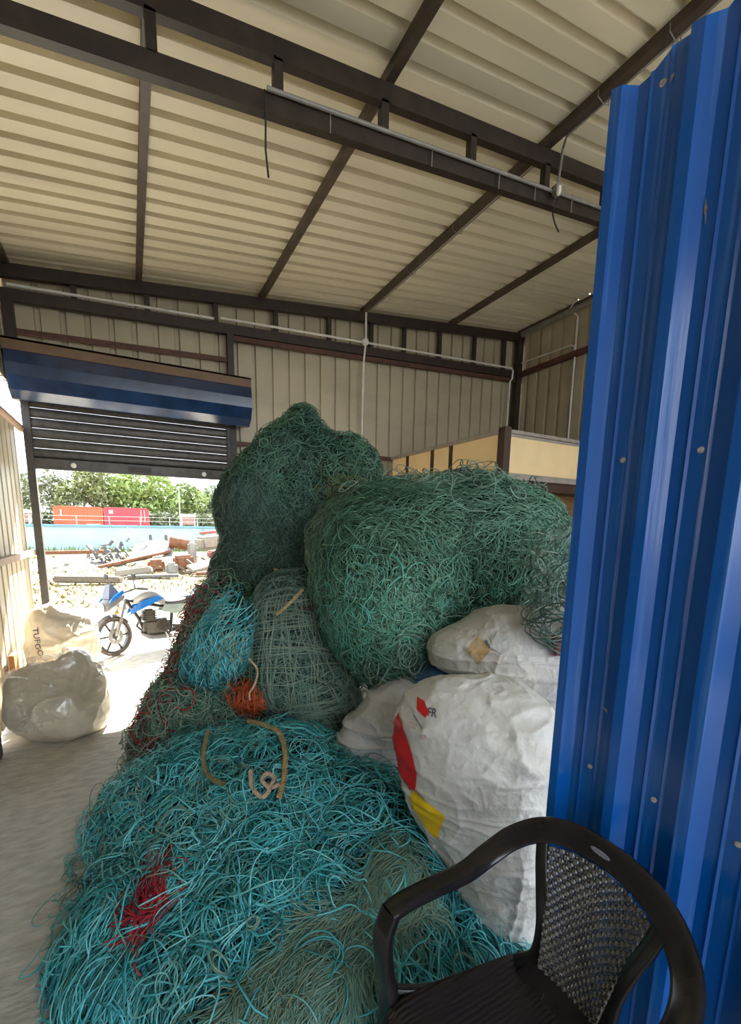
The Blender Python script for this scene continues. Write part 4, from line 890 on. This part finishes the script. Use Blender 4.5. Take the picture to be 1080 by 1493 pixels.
# large round bale
WL = Lump([(1.96, 2.70, 1.70, .86, .66, .43), (1.52, 2.60, 1.40, .44, .52, .50), (1.53, 2.45, 1.05, .24, .34, .26), (2.25, 2.55, 1.66, .58, .56, .42), (2.58, 2.40, 1.60, .27, .36, .34), (2.1, 2.85, .80, .55, .45, .80)], .10,
          lambda P: .028 * vnoise(P * 3.2, 71) + .014 * vnoise(P * 9, 72))
wc = np.array([2.0, 2.7, 0]); wt = thing('fishing_net_bundle', 'huge rounded green net bale resting above the white sacks', 'net', wc)
root(WL.build('net_core', 6, (1.95, 2.68, 1.3), CORE['green_core'], wt, 2.2), wc)
vis = lambda C: C[:, 2] > .75
top = lambda C: C[:, 2] > 1.78
lowL = lambda C: (C[:, 2] < 1.55) & (C[:, 2] > .72) & (C[:, 0] < 2.0)
mid = lambda C: (C[:, 2] > 1.15) & (C[:, 2] < 1.9)
a1 = bundle(WL, 3500, 16, .015, (.88, -.47, -.05), .22, 6, .0025, .10, .66, lambda C: C[:, 2] > 1.58, 9., amp=.026, wave=.8, wl=.05, coh=.5, cf=1.8)
a2 = bundle(WL, 4000, 16, .015, (.40, -.2, -.8), .30, 8, .0025, .14, .76, mid, 9., amp=.028, wave=.8, wl=.05, coh=.9, cf=2.0)
a3 = bundle(WL, 1500, 22, .016, (.5, -.3, -.5), .6, 15, .0028, .25, .95, lowL, 10., amp=.04)
a4 = bundle(WL, 500, 22, .016, (.5, -.3, -.5), .6, 12, .0032, .75, 1.0, near((1.35, 2.15, 1.25), (.38, .5, .30)), 10., amp=.035)
root(strands('twine', *merge(a1, a2), GREEN, wt), wc); root(strands('twine', *merge(a3, a4), GREEN, wt), wc)
a5 = bundle(WL, 60, 34, .017, (.2, -.1, -1), .5, 14, .0038, .4, .8, near((2.55, 2.05, 1.35), (.4, .4, .45)), 8., lift=.03, amp=.09)
a6 = bundle(WL, 60, 34, .017, (.88, -.4, .1), .5, 18, .0038, .4, .8, lambda C: C[:, 2] > 2.05, 8., lift=.008, amp=.06)
a7 = bundle(WL, 70, 34, .017, (.6, -.3, -.6), .5, 18, .0038, .3, .9, near((1.5, 2.1, .95), (.35, .5, .25)), 8., lift=.01, amp=.08)
root(strands('loose_loops', *merge(a5, a6, a7), GREY, wt), wc)
tag(obj('bundle', MB().add([], []), GREEN), None) if False else None
# loose hank hanging at the bale's right end, over the slumped sack
HL = Lump([(1.90, 1.50, 1.52, .08, .08, .19), (1.83, 1.45, 1.36, .05, .05, .10), (2.05, 1.62, 1.66, .12, .12, .14)], .06)
hc = np.array([1.9, 1.5, 1.3]); ht = thing('net_hank', 'loose grey-green net hank hanging over the slumped sack beside the blue wall', 'net', hc)
HL.mesh_data(4, (1.9, 1.52, 1.52), .8); hs = bundle(HL, 95, 30, .016, (0, 0, -1), .35, 9, .0034, .3, .95, None, 7., lift=-.02, amp=.09, face=-1)
root(strands('twine', *hs, GREY, ht), hc)
FZ = float(L2.cast(np.array([[1.855, 1.42, 1.8]]), np.array([[0, 0, -1.]]))[0, 2]) + .045
b = MB(); b.lathe([(.022, -.02), (.05, -.02), (.055, 0), (.05, .02), (.022, .02)], 18, Matrix.Translation((1.835, 1.43, FZ)) @ Matrix.Rotation(1.2, 4, 'Y') @ Matrix.Rotation(.5, 4, 'X'), True)
b.lathe([(.022, -.02), (.05, -.02), (.055, 0), (.05, .02), (.022, .02)], 18, Matrix.Translation((1.875, 1.41, FZ)) @ Matrix.Rotation(1.5, 4, 'Y'), True)
tag(b.build('net_float', mat('rust_float', (.20, .065, .035), .7, 0, .3, 30), None, True), 'rust-brown ring float tucked beside the blue wall above the slumped sack', 'float')

# grey-green knotted net bundle in the middle
BR = [(1.05, 3.14, 1.10, .33, .32, .38), (1.02, 3.02, .80, .30, .30, .34), (1.18, 2.90, .62, .27, .32, .36), (.92, 2.92, .74, .18, .26, .26), (1.10, 2.86, .30, .34, .36, .32)]
def brel(P):
    fold = np.exp(-(((P[..., 2] - .72) + .45 * (P[..., 0] - 1.2)) / .028) ** 2) * (P[..., 0] > 1.02)
    return -.035 * fold + .016 * ridge(P * np.array((7, 7, 2.2)), 81) + .008 * vnoise(P * 11, 82)
BL = Lump(BR, .06, brel); bc = np.array([1.05, 3.0, 0]); bt = thing('fishing_net_bundle', 'grey-green knotted net bundle in the middle of the pile', 'net', bc)
root(BL.build('net_core', 6, (1.04, 3.0, .75), CORE['grey_core'], bt, 1.6), bc)
q1 = bundle(BL, 1500, 22, .016, (.1, 0, -1), .3, 3, .0028, .10, .60, lambda C: C[:, 2] > .3, 4., lift=.002, amp=.008)
q2 = bundle(BL, 700, 22, .016, (.9, -.4, 0), .3, 3, .0028, .10, .6, lambda C: C[:, 2] > .3, 4., lift=.002, amp=.008)
root(strands('twine', *merge(q1, q2), GREY, bt), bc)
l1 = lattice(BL, (1.06, 2.80, .98), 0, 36, 40, .022, .016, 52, (.12, -.02, -1.), (.88, -.47, .12), .0028, .50, 1.0, .026, .004)
root(strands('knotted_net', *l1, GREY, bt), bc)
l2 = lattice(BL, (1.22, 2.58, .50), 0, 38, 38, .016, .016, 38, (.15, -.02, -1.), (.88, -.47, .2), .0028, .5, .95, .018, .003)
root(strands('fine_net', *l2, GREY, bt), bc)
q3 = bundle(BL, 90, 24, .014, (.88, -.47, -.05), .12, 2, .0034, 0, .35, near((1.15, 2.85, 1.25), (.22, .3, .03)), 3., amp=.01, lift=.022)
root(strands('seam_twine', *q3, strand_mat('maroon_twine', [(.10, .03, .035), (.16, .07, .07)]), bt), bc)
tag(rope_twist('rope', [(.78, 2.70, 1.24), (.83, 2.68, 1.285), (.88, 2.67, 1.33), (.95, 2.67, 1.40)], .011, ROPE), 'orange-tan rope end tied at the neck of the knotted net', 'rope')

# left flank
LR = [(.66, 3.72, 1.10, .22, .26, .26), (.60, 3.42, .76, .34, .36, .38), (.42, 3.36, .36, .36, .40, .36), (.17, 3.46, .14, .20, .34, .24), (.72, 3.3, .42, .34, .4, .40)]
LL = Lump(LR, .08, lambda P: .025 * vnoise(P * 5, 91) + .014 * vnoise(P * 12, 92)); lc = np.array([.45, 3.4, 0]); lt = thing('fishing_net_bundle', 'dark tangled net heap with a red fringe, facing the doorway', 'net', lc)
root(LL.build('net_core', 6, (.55, 3.45, .5), CORE['green_core'], lt, 1.6), lc)
p1 = bundle(LL, 1500, 26, .016, (-.1, 0, -1), .5, 9, .0034, .1, .7, None, 8., amp=.03, face=-.5)
root(strands('twine', *p1, GREEN, lt), lc)
p2 = bundle(LL, 900, 26, .016, (-.2, 0, -1), .6, 10, .0034, .15, .9, lambda C: C[:, 0] < .55, 8., amp=.035, face=-.6)
root(strands('grey_twine', *p2, GREY, lt), lc)
edge = lambda C: (C[:, 0] < -.01 + .42 * C[:, 2])
p3 = bundle(LL, 170, 26, .014, (-.1, 0, -1), .6, 12, .0036, 0, 1, edge, 8., amp=.05, face=-.9, lift=.012)
root(strands('red_fringe', *p3, REDT, lt), lc)
p4 = bundle(LL, 300, 26, .014, (-.1, 0, -1), .8, 16, .0034, .5, 1, edge, 8., amp=.06, face=-.9, lift=.01)
root(strands('pale_fringe', *p4, GREY, lt), lc)
# teal hank, orange hank
HK = Lump([(.63, 3.14, 1.16, .13, .11, .17), (.53, 3.12, .98, .15, .11, .13), (.42, 3.10, .84, .13, .10, .08)], .08, lambda P: .012 * vnoise(P * 9, 95)); HK.mesh_data(4, (.56, 3.07, 1.04), .7)
hkc = np.array([.57, 3.02, .7]); hk = thing('net_hank', 'teal twine hank looped over the dark net heap, left of the knotted bundle', 'net', hkc)
h1 = bundle(HK, 520, 30, .014, (-.55, 0, -1), .3, 7, .0028, .0, .95, None, 6., amp=.045, face=-.5, coh=.7, cf=4)
root(strands('twine', *h1, TEAL, hk), hkc)
OK_ = Lump([(.58, 2.92, .67, .10, .05, .03), (.66, 2.87, .65, .06, .05, .02)], .03, lambda P: .02 * vnoise(P * 14, 97)); OK_.mesh_data(4, (.62, 2.86, .665), .5); okc = np.array([.60, 2.86, .62]); ok = thing('twine_hank', 'bright orange twine hank under the teal hank at the foot of the knotted bundle', 'twine', okc)
h2 = bundle(OK_, 170, 24, .011, (.7, -.3, -.5), .4, 8, .0024, 0, 1, None, 6., lift=.006, amp=.05, face=-.7); root(strands('twine', *h2, ORNG, ok), okc)
tag(rope_twist('rope', [(.62, 2.78, .95), (.66, 2.74, .88), (.64, 2.72, .80), (.60, 2.71, .74), (.60, 2.70, .70)], .007, CREAMR), 'thin cream cord dangling in front of the teal hank', 'rope')

# foreground heap
AR = [(.66, 2.30, .06, .62, .62, .50), (1.00, 1.80, .06, .42, .50, .38), (.45, 1.90, 0, .66, .60, .36), (.55, 1.35, 0, .52, .46, .20), (.22, 2.60, 0, .40, .50, .44), (-.02, 2.75, 0, .22, .50, .24), (.05, 1.95, 0, .40, .45, .20), (1.12, 1.30, 0, .26, .32, .12), (.80, 1.05, 0, .35, .30, .12)]
AL = Lump(AR, .09, lambda P: .040 * vnoise(P * 4, 101) + .026 * vnoise(P * 9, 102), 0.0); ac = np.array([.55, 1.9, 0]); at_ = thing('fishing_net_heap', 'bright teal fishing net heap spread over the floor in the foreground', 'net', ac)
root(AL.build('net_core', 6, (.55, 1.9, .05), CORE['teal_core'], at_, 2.2), ac)
Rg = lambda x0, x1, y0, y1: (lambda C: (C[:, 0] > x0) & (C[:, 0] < x1) & (C[:, 1] > y0) & (C[:, 1] < y1))
n1 = bundle(AL, 950, 50, .0185, (-.5, -1, -.2), .08, 1.5, .0025, .08, .68, Rg(.35, 1.5, .9, 2.2), 2., amp=.026, coh=1.0, cf=2.4)      # combed down across the middle
n2 = bundle(AL, 800, 50, .0185, (-.35, -1, -.4), .12, 2.5, .0025, .04, .64, Rg(-.4, .5, 1.2, 2.9), 3., amp=.030, coh=1.2, cf=3.0)     # left flank
n3 = bundle(AL, 700, 50, .0185, (1, -.3, 0), .5, 12, .0026, .06, .90, lambda C: C[:, 1] > 1.95, 8., amp=.05, coh=1.2, cf=2.6)        # loops on top
n4 = bundle(AL, 340, 50, .0185, (.3, -1, 0), .5, 12, .0026, .10, .75, Rg(-.3, .6, 1.1, 2.0), 6., amp=.045, coh=1.2, cf=3)
n5 = bundle(AL, 400, 50, .0185, (.2, -1, 0), .4, 8, .0026, .04, .62, Rg(.75, 1.6, .7, 1.7), 6., amp=.035, coh=1.0, cf=3)
n6 = bundle(AL, 150, 50, .0185, (-.6, -.6, -.4), .4, 7, .0027, .42, .66, None, 6., amp=.06, coh=.8)
n7 = bundle(AL, 110, 50, .014, (1, 0, 0), 1., 28, .0028, .42, .95, None, 3., lift=.02, amp=.05)                       # open curls
n7[0][:] = n7[0]
root(strands('twine', *merge(n1, n2, n3, n4, n5, n6, n7), TEAL, at_), ac)
# grey-green net band draped from the chair side down to the front
bandm = lambda C: np.abs((C[:, 1] - 1.27) - .27 * (C[:, 0] - .55)) < .135
bandm2 = lambda C: bandm(C) & (C[:, 0] < 1.0) & (C[:, 0] > .10)
d1 = bundle(AL, 1500, 14, .013, (-1, -.30, -.15), .2, 3, .0021, .25, 1., bandm2, 5., amp=.012, lift=.056, wave=.8, wl=.035, tuck=.3)
d2 = bundle(AL, 1500, 12, .013, (-.3, -1, 0), .3, 3, .0021, .25, .9, bandm2, 5., amp=.010, lift=.056, wave=.8, wl=.035, tuck=.3)
sband = strand_mat('sage_netting', [(.06, .14, .125), (.10, .215, .19), (.145, .30, .26), (.20, .36, .31), (.24, .29, .19)], .6, .3)
root(strands('net_band', *d1, sband, at_), ac); root(strands('net_band', *d2, sband, at_), ac)
e1 = bundle(AL, 50, 46, .015, (-.6, -.6, 0), .8, 12, .0029, .5, .95, lambda C: (C[:, 2] < .10) & (C[:, 0] < .3), 5., lift=.01, amp=.03)
e1[0][..., :2] += (unit(e1[0][:, :1, :2] - np.array([.45, 2.1])) * RNG.uniform(.02, .16, (50, 1, 1)))
e1[0][..., 2] = .006 + .02 * np.abs(np.sin(np.arange(46) * .13 + RNG.uniform(0, 6, (50, 1))))
root(strands('stray_ends', *e1, TEAL, at_), ac)
# crimson twine tangle on the heap
rt_ = thing('twine_hank', 'crimson twine tangle lying on the left of the teal heap', 'twine', (.08, 2.0, .25)); rc = np.array([.08, 2.0, .25])
r1 = bundle(AL, 60, 17, .014, (-.3, -1, -.2), .14, 3, .0026, 0, .8, near((.03, 1.93, .25), (.09, .12, .3)), 3., lift=.046, amp=.016)
r2 = bundle(AL, 40, 16, .013, (-1, -.35, -.1), .12, 5, .0028, .3, .8, near((.05, 1.74, .22), (.09, .05, .3)), 3., lift=.050, amp=.014)
root(strands('twine', *r1, REDT, rt_), rc); root(strands('twine', *r2, REDT, rt_), rc)
# ropes lying on the heap
def lay(pts, h):
    P = np.array([(x, y, 1.2) for x, y in pts], float); P = AL.cast(P, np.repeat(np.array([[0, 0, -1.]]), len(P), 0)); P[:, 2] += h; return P
tag(rope_twist('rope', lay([(.33, 2.62), (.28, 2.42), (.26, 2.26), (.28, 2.14), (.32, 2.05)], .085), .013, ROPE2), 'olive rope lying down the upper left of the teal heap', 'rope')
tag(rope_twist('rope', lay([(.57, 2.62), (.61, 2.47), (.66, 2.29), (.645, 2.12), (.59, 1.95), (.53, 1.84)], .09), .0145, ROPE), 'thick tan rope curving over the top of the teal heap', 'rope')
tag(rope_twist('rope', lay([(.44, 2.02), (.43, 1.94), (.46, 1.88), (.50, 1.90), (.48, 1.95), (.51, 1.98), (.54, 1.95), (.51, 1.91), (.55, 1.90)], .095), .011, CREAMR, None, .04), 'frayed knotted cream rope end beside the tan rope', 'rope')
# ------------------------------------------------------------------ plastic armchair
PLA = mat('black_plastic', (.012, .011, .013), .24, 0, scale=7, col2=(.028, .025, .026), bump=.06, bscale=60, lo=.4, hi=.8, rvar=.10, spec=.55)
PLG = mat('dusty_black_plastic', (.085, .080, .076), .22, 0, scale=26, col2=(.15, .14, .13), lo=.35, hi=.7, bump=.1, bscale=90, spec=.6)
sm = mat('grained_black_plastic', (.014, .010, .013), .34, 0, scale=5, col2=(.026, .020, .023), spec=.5)
nt = sm.node_tree; N = nt.nodes; wv = N.new('ShaderNodeTexWave'); wv.wave_type = 'BANDS'; wv.bands_direction = 'Y'; wv.inputs['Scale'].default_value = 24; wv.inputs['Distortion'].default_value = 3.0; wv.inputs['Detail'].default_value = 2
tc = N.new('ShaderNodeTexCoord'); bp = N.new('ShaderNodeBump'); bp.inputs['Strength'].default_value = .5; bp.inputs['Distance'].default_value = .004
nt.links.new(tc.outputs['Object'], wv.inputs['Vector']); nt.links.new(wv.outputs['Fac'], bp.inputs['Height']); nt.links.new(bp.outputs['Normal'], N['Principled BSDF'].inputs['Normal'])
CA = math.radians(180.8)   # the chair faces the net heap, its back to the blue wall
ch = thing('plastic_armchair', 'black moulded plastic armchair with a basket-weave back, against the blue wall', 'chair', (.831, .633, 0), CA); ch.scale = (1.0, 1.04, 1.07)
# chair space: x forward, z up; rim band runs arm - back - arm
half = [(-.262, 0, .862), (-.256, .10, .852), (-.232, .180, .824), (-.187, .243, .772), (-.115, .270, .724), (-.02, .272, .698), (.10, .279, .690), (.20, .280, .686), (.255, .277, .676)]
hw = [.072, .072, .070, .068, .066, .064, .064, .064, .060]; hth = [.024, .024, .024, .025, .026, .026, .026, .026, .030]
wd_ = [(-.45, 0, .9), (-.45, .14, .88), (-.42, .40, .80), (-.34, .64, .68), (-.16, .86, .42), (-.02, .98, .12), (0, 1, .04), (0, 1, .02), (0, 1, 0)]
mir = lambda p: (p[0], -p[1], p[2])
path = [mir(p) for p in half[:0:-1]] + half; wds = hw[:0:-1] + hw; ths = hth[:0:-1] + hth
wide = [(-w_[0], w_[1], -w_[2]) for w_ in wd_[:0:-1]]; wide = [(-a, b_, -c) for a, b_, c in wide]
wide = [(w_[0], -w_[1], w_[2]) for w_ in wd_[:0:-1]] + wd_
obj('rim', sweep(path, wds, ths, wide, 8, 10, 3.2), PLA, ch, True)
for s in (1, -1):
    # front post of the arm, running on as the front leg
    b = sweep([(.248, .277 * s, .682), (.272, .276 * s, .610), (.268, .270 * s, .52), (.258, .262 * s, .43), (.27, .272 * s, .22), (.285, .285 * s, 0)], [.060, .062, .058, .058, .05, .04], [.030, .034, .036, .036, .034, .03], [(.25, -1, .0)] * 2 + [(.15, -1 * 1.0, 0)] * 4, 8, 8, 4)
    obj('leg', b, PLA, ch, True)
    b = sweep([(-.175, .15 * s, .44), (-.21, .185 * s, .25), (-.25, .225 * s, 0)], [.06, .055, .045], [.03, .03, .028], [(.4, 1 * s, 0)] * 3, 8, 8, 4)
    obj('leg', b, PLA, ch, True)
    # upright between the rim and the back of the seat, bowed inwards
    b = sweep([(-.232, .170 * s, .815), (-.214, .152 * s, .74), (-.196, .126 * s, .66), (-.182, .104 * s, .57), (-.168, .104 * s, .49), (-.150, .145 * s, .43)], [.036, .038, .042, .048, .060, .075], [.022, .022, .022, .024, .026, .026], [(.2, 1 * s, 0), (.2, 1 * s, 0), (.2, 1 * s, .05), (.2, 1 * s, 0), (.25, 1 * s, -.1), (.3, 1 * s, -.2)], 8, 10, 3)
    obj('upright', b, PLA, ch, True)
# basket-weave panel: a shell of pierced, raised cells
def back_pt(u, v, d=0.0):
    hw_ = .092 + .058 * v ** 1.3; zt = .475 + v * (.350 - .030 * u * u)
    x = -.168 - .080 * v + .022 * u * u
    return (x + d, u * hw_, zt + 0.018 * (1 - v) * u * u)
V = []; F = []; NU, NV = 21, 27
def cellpts(i, j):
    k0 = len(V); u0, u1 = -.97 + 1.94 * i / NU, -.97 + 1.94 * (i + 1) / NU; v0, v1 = j / NV, (j + 1) / NV; um, vm = (u0 + u1) / 2, (v0 + v1) / 2; par = (i + j) % 2
    ring = [(u0, v0), (um, v0), (u1, v0), (u1, vm), (u1, v1), (um, v1), (u0, v1), (u0, vm)]
    dz = [0, -.0028 * (1 if par else -1), 0, +.0028 * (1 if par else -1), 0, -.0028 * (1 if par else -1), 0, +.0028 * (1 if par else -1)]
    for (a, b_), d in zip(ring, dz): V.append(back_pt(a, b_, d))
    hole = .50 if par else .10
    for q, ((a, b_), d) in enumerate(zip(ring, dz)):
        f = hole * (.72 if q % 2 == 0 else 1.0); V.append(back_pt(um + (a - um) * f, vm + (b_ - vm) * f, .003 if not par else -.002))
    for q in range(8): F.append((k0 + q, k0 + (q + 1) % 8, k0 + 8 + (q + 1) % 8, k0 + 8 + q))
    if not par: F.append(tuple(k0 + 8 + q for q in range(8)))
for i in range(NU):
    for j in range(NV): cellpts(i, j)
wp = mesh('woven_panel', V, F, PLG, ch)
bm = bmesh.new(); bm.from_mesh(wp.data); bmesh.ops.remove_doubles(bm, verts=bm.verts, dist=.0004); bmesh.ops.recalc_face_normals(bm, faces=bm.faces); bm.to_mesh(wp.data); bm.free()
sd_ = wp.modifiers.new('thickness', 'SOLIDIFY'); sd_.thickness = .004; sd_.offset = 0
# lower back: solid web between uprights and seat
V = []; F = []; n = 14; m_ = 8
for sgn in (0, 1):
    for j in range(m_ + 1):
        for i in range(n + 1):
            u = -1 + 2 * i / n; v = j / m_; hw_ = .165 - .055 * v ** .7; z_ = .405 + v * (.080 + .016 * u * u); x_ = -.125 - .045 * v ** .8 + .012 * u * u
            V.append((x_ - .012 * sgn, u * hw_, z_ - .004 * sgn))
k0 = (n + 1) * (m_ + 1)
for j in range(m_):
    for i in range(n):
        a = j * (n + 1) + i; F += [(a, a + 1, a + n + 2, a + n + 1), (k0 + a, k0 + a + n + 1, k0 + a + n + 2, k0 + a + 1)]
mesh('lower_back', V, F, PLA, ch, True)
# seat: dished shell with a rolled skirt
V = []; F = []; n = 26; m_ = 22
def seat_pt(u, v):
    x_ = -.155 + v * .455; hw_ = .188 + .062 * v - .02 * max(0, v - .8) / .2; e = abs(u) ** 4; z_ = .418 + .012 * v + .012 * e - .018 * math.exp(-((v - .35) / .3) ** 2) * (1 - u * u)
    if v > .86: z_ -= .05 * ((v - .86) / .14) ** 2
    return x_, u * hw_, z_
for j in range(m_ + 1):
    for i in range(n + 1): V.append(seat_pt(-1 + 2 * i / n, j / m_))
for j in range(m_):
    for i in range(n): a = j * (n + 1) + i; F.append((a, a + 1, a + n + 2, a + n + 1))
st_ = mesh('seat', V, F, sm, ch, True); s2 = st_.modifiers.new('thickness', 'SOLIDIFY'); s2.thickness = .006; s2.offset = -1
V = []; F = []
loop = [seat_pt(-1, j / m_) for j in range(m_ + 1)] + [seat_pt(-1 + 2 * i / n, 1) for i in range(1, n)] + [seat_pt(1, 1 - j / m_) for j in range(m_ + 1)]
for x_, y_, z_ in loop: V += [(x_, y_, z_ + .002), (x_ + (.006 if x_ > 0 else 0), y_ * 1.025, z_ - .012), (x_, y_ * 1.03, z_ - .055)]
for i in range(len(loop) - 1):
    for q in (0, 1): F.append((i * 3 + q, i * 3 + 3 + q, i * 3 + 4 + q, i * 3 + 1 + q))
sk = mesh('seat_skirt', V, F, PLA, ch, True); s3 = sk.modifiers.new('thickness', 'SOLIDIFY'); s3.thickness = .005; s3.offset = 0
for s in (1, -1):
    obj('arm_bracket', sweep([(.255, .265 * s, .44), (.20, .245 * s, .425), (.10, .22 * s, .41)], [.05, .05, .04], [.03, .03, .03], [(0, 0, 1)] * 3, 6, 6, 3), PLA, ch, True)
# oval maker's sticker on the crown of the back: pale field, dark rim line
ML = Matrix(((.0, .42, .907, -.2495), (1, 0, 0, .0), (0, .907, -.42, .8655), (0, 0, 0, 1))) @ Matrix.Translation((0, .010, .0060))
STK = mat('silver_sticker', (.50, .50, .62), .3, 0, scale=160, col2=(.30, .30, .42), lo=.45, hi=.6)
b = MB(); b.prism([(.027 * math.cos(a), .0125 * math.sin(a)) for a in np.linspace(0, 2 * PI, 28, endpoint=False)], 0, .001, lambda u, v, d: ML @ Vector((u, v, d))); sk_ = obj('sticker', b, STK, ch)
b = MB()
for k in range(7): b.prism([(-.018 + k * .0055, -.0022), (-.0145 + k * .0055, -.0022), (-.0135 + k * .0055, .0026), (-.0165 + k * .0055, .0026)], .001, .0014, lambda u, v, d: ML @ Vector((u, v, d)))
obj('sticker_print', b, mat('sticker_ink', (.14, .14, .24), .4), sk_)
